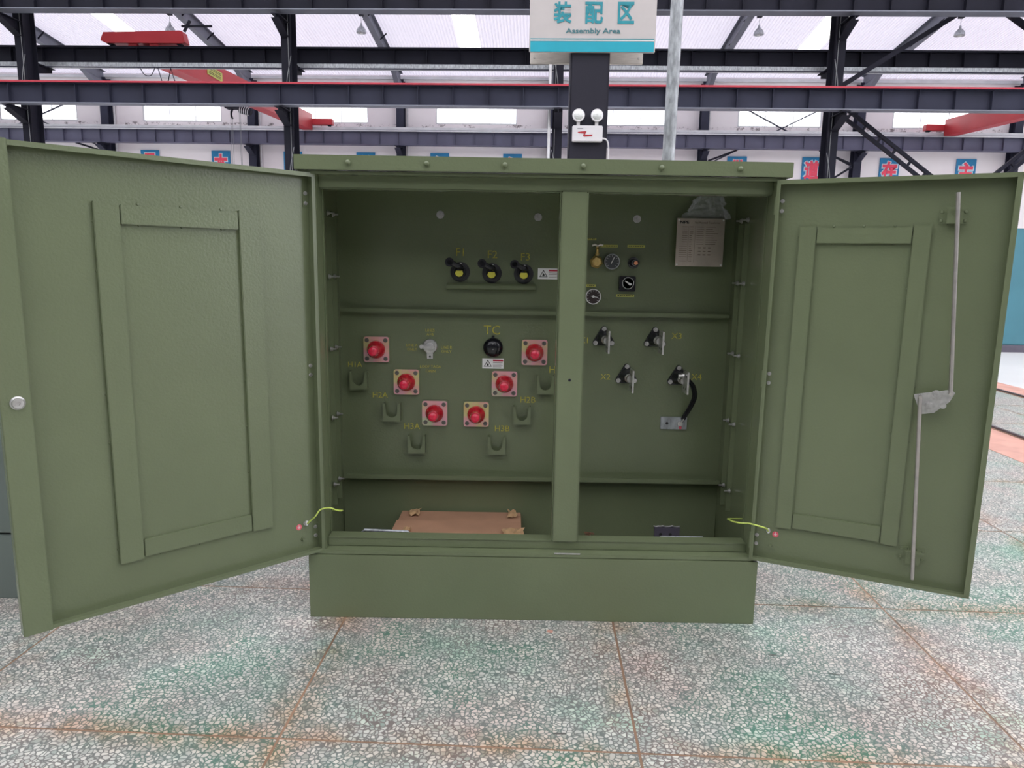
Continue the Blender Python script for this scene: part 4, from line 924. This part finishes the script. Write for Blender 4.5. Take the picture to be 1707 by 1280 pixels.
# ground wires
def dw(DM, s_, t_, z): return tuple(DM @ Vector((s_, t_, z)))
P('ground_wire', MB().tube([dw(DL, .062, -.028, .418), dw(DL, .060, -.012, .432), dw(DL, .048, .02, .462), (-.792, 2.83, .480), (-.755, 2.835, .487), (-.730, 2.85, .472), (-.722, 2.90, .452), (-.735, 2.955, .435), (-.80, 3.0, .42)], .0032, 8, 6), M['wire'], label='yellow-green earth wire to the left door')
P('ground_wire', MB().tube([dw(DR, .062, .028, .418), dw(DR, .058, .010, .436), dw(DR, .040, -.02, .452), (1.00, 2.815, .456), (.965, 2.82, .456), (.945, 2.85, .450), (.942, 2.90, .440), (.955, 2.955, .425), (1.03, 3.0, .41)], .0032, 8, 6), M['wire'], label='yellow-green earth wire to the right door')
for a in (dw(DL, .062, -.028, .418), dw(DR, .062, .028, .418)):
    P('wire_lug', MB().cyl((a[0], a[1], a[2] - .004), (a[0], a[1], a[2] + .014), .005), M['sticker'])

# ---- loose things in and on the cabinet
cb = thing('cardboard_carton', 'flat brown cardboard carton lying in the left compartment, taped at its corners', 'carton', (-.24, 3.22, .0))
x0, x1, y0, y1, zt = -.545, .056, 3.03, 3.405, .278
MB().box(x0, x1, y0, y1, 0, zt - .012).build('carton_body', M['card'], cb, bevel=.003)
MB().box(x0 + .004, x1 - .002, 3.237, y1, zt - .011, zt - .002).build('flap', M['card'], cb, bevel=.002)
bb = MB(); i = [bb.pt(q) for q in ((x0 - .006, y0, zt - .009), (x1, y0, zt - .009), (x1 - .002, 3.243, zt + .003), (x0 + .002, 3.243, zt + .003), (x0 - .006, y0, zt - .004), (x1, y0, zt - .004), (x1 - .002, 3.243, zt + .008), (x0 + .002, 3.243, zt + .008))]
for q in ((0, 3, 2, 1), (4, 5, 6, 7), (0, 1, 5, 4), (1, 2, 6, 5), (2, 3, 7, 6), (3, 0, 4, 7)): bb.f.append([i[k] for k in q])
bb.build('flap', M['card'], cb)
def crumple(cx, cy, w, d, z, seed):
    random.seed(seed); b = MB(); n = 6; g_ = []
    for a in range(n + 1):
        g_.append([b.pt((cx + (a / n - .5) * w + random.uniform(-.006, .006), cy + (c / 3 - .5) * d + random.uniform(-.006, .006), z + .003 + random.uniform(0, .013))) for c in range(4)])
    for a in range(n):
        for c in range(3): b.f.append([g_[a][c], g_[a + 1][c], g_[a + 1][c + 1], g_[a][c + 1]])
    return b
for cx, cy, w, d, s_ in ((-.475, 3.09, .030, .11, 3), (.018, 3.10, .10, .12, 5), (.01, 3.36, .045, .10, 8), (-.47, 3.36, .05, .09, 11)):
    crumple(cx, cy, w, d, zt, s_).build('packing_tape', M['tape'], cb, smooth=False)['label'] = 'crumpled tan packing tape'
random.seed(21)
for pts, lb in ((((-.662, .317), (-.640, .340), (-.447, .335), (-.431, .317)), 'bent grey metal handle behind the sill of the left compartment'), (((.648, .312), (.668, .329), (.851, .329), (.875, .310)), 'bent grey metal handle behind the sill of the right compartment')):
    b = MB(); b.tube([(pts[0][0], 2.972, .01), (pts[0][0], 2.972, pts[0][1]), (pts[1][0], 2.972, pts[1][1]), (pts[2][0], 2.972, pts[2][1]), (pts[3][0], 2.972, pts[3][1]), (pts[3][0], 2.972, .01)], .006, 8, 0)
    o = thing('lifting_handle', lb, 'handle', ((pts[0][0] + pts[3][0]) / 2, 2.972, 0)); b.build('grip', M['galv'], o)
    MB().box(pts[0][0] - .01, pts[3][0] + .01, 2.960, 2.984, 0, .012).build('foot_bar', M['galv'], o)
# plastic bag above the name plate
b = MB(); n1, n2 = 26, 14; g_ = []
for a in range(n1):
    row = []
    for c in range(n2):
        t_ = c / (n2 - 1); th = 2 * PI * a / n1
        rx = .102 * (1 - .55 * t_ ** 1.6); ry = .016 * (1 - .4 * t_)
        nn = noise.noise(Vector((math.cos(th) * 2.2, math.sin(th) * 2.2, t_ * 3.2))) 
        fold = .013 * math.sin(th * 9 + 5 * nn + t_ * 3) + .010 * nn + random.uniform(-.0025, .0025)
        row.append(b.pt((.893 + (rx + fold) * math.cos(th) + .012 * t_, 3.395 + (ry + fold * .4) * math.sin(th), 1.728 + .105 * t_ + .012 * noise.noise(Vector((math.cos(th) * 3, t_ * 4, math.sin(th) * 3))))))
    g_.append(row)
for a in range(n1):
    for c in range(n2 - 1): b.f.append([g_[a][c], g_[(a + 1) % n1][c], g_[(a + 1) % n1][c + 1], g_[a][c + 1]])
b.f.append([g_[a][-1] for a in range(n1)])
tag(b.build('plastic_bag', M['bag'], smooth=False), 'crumpled clear plastic bag above the rating plate', 'bag')
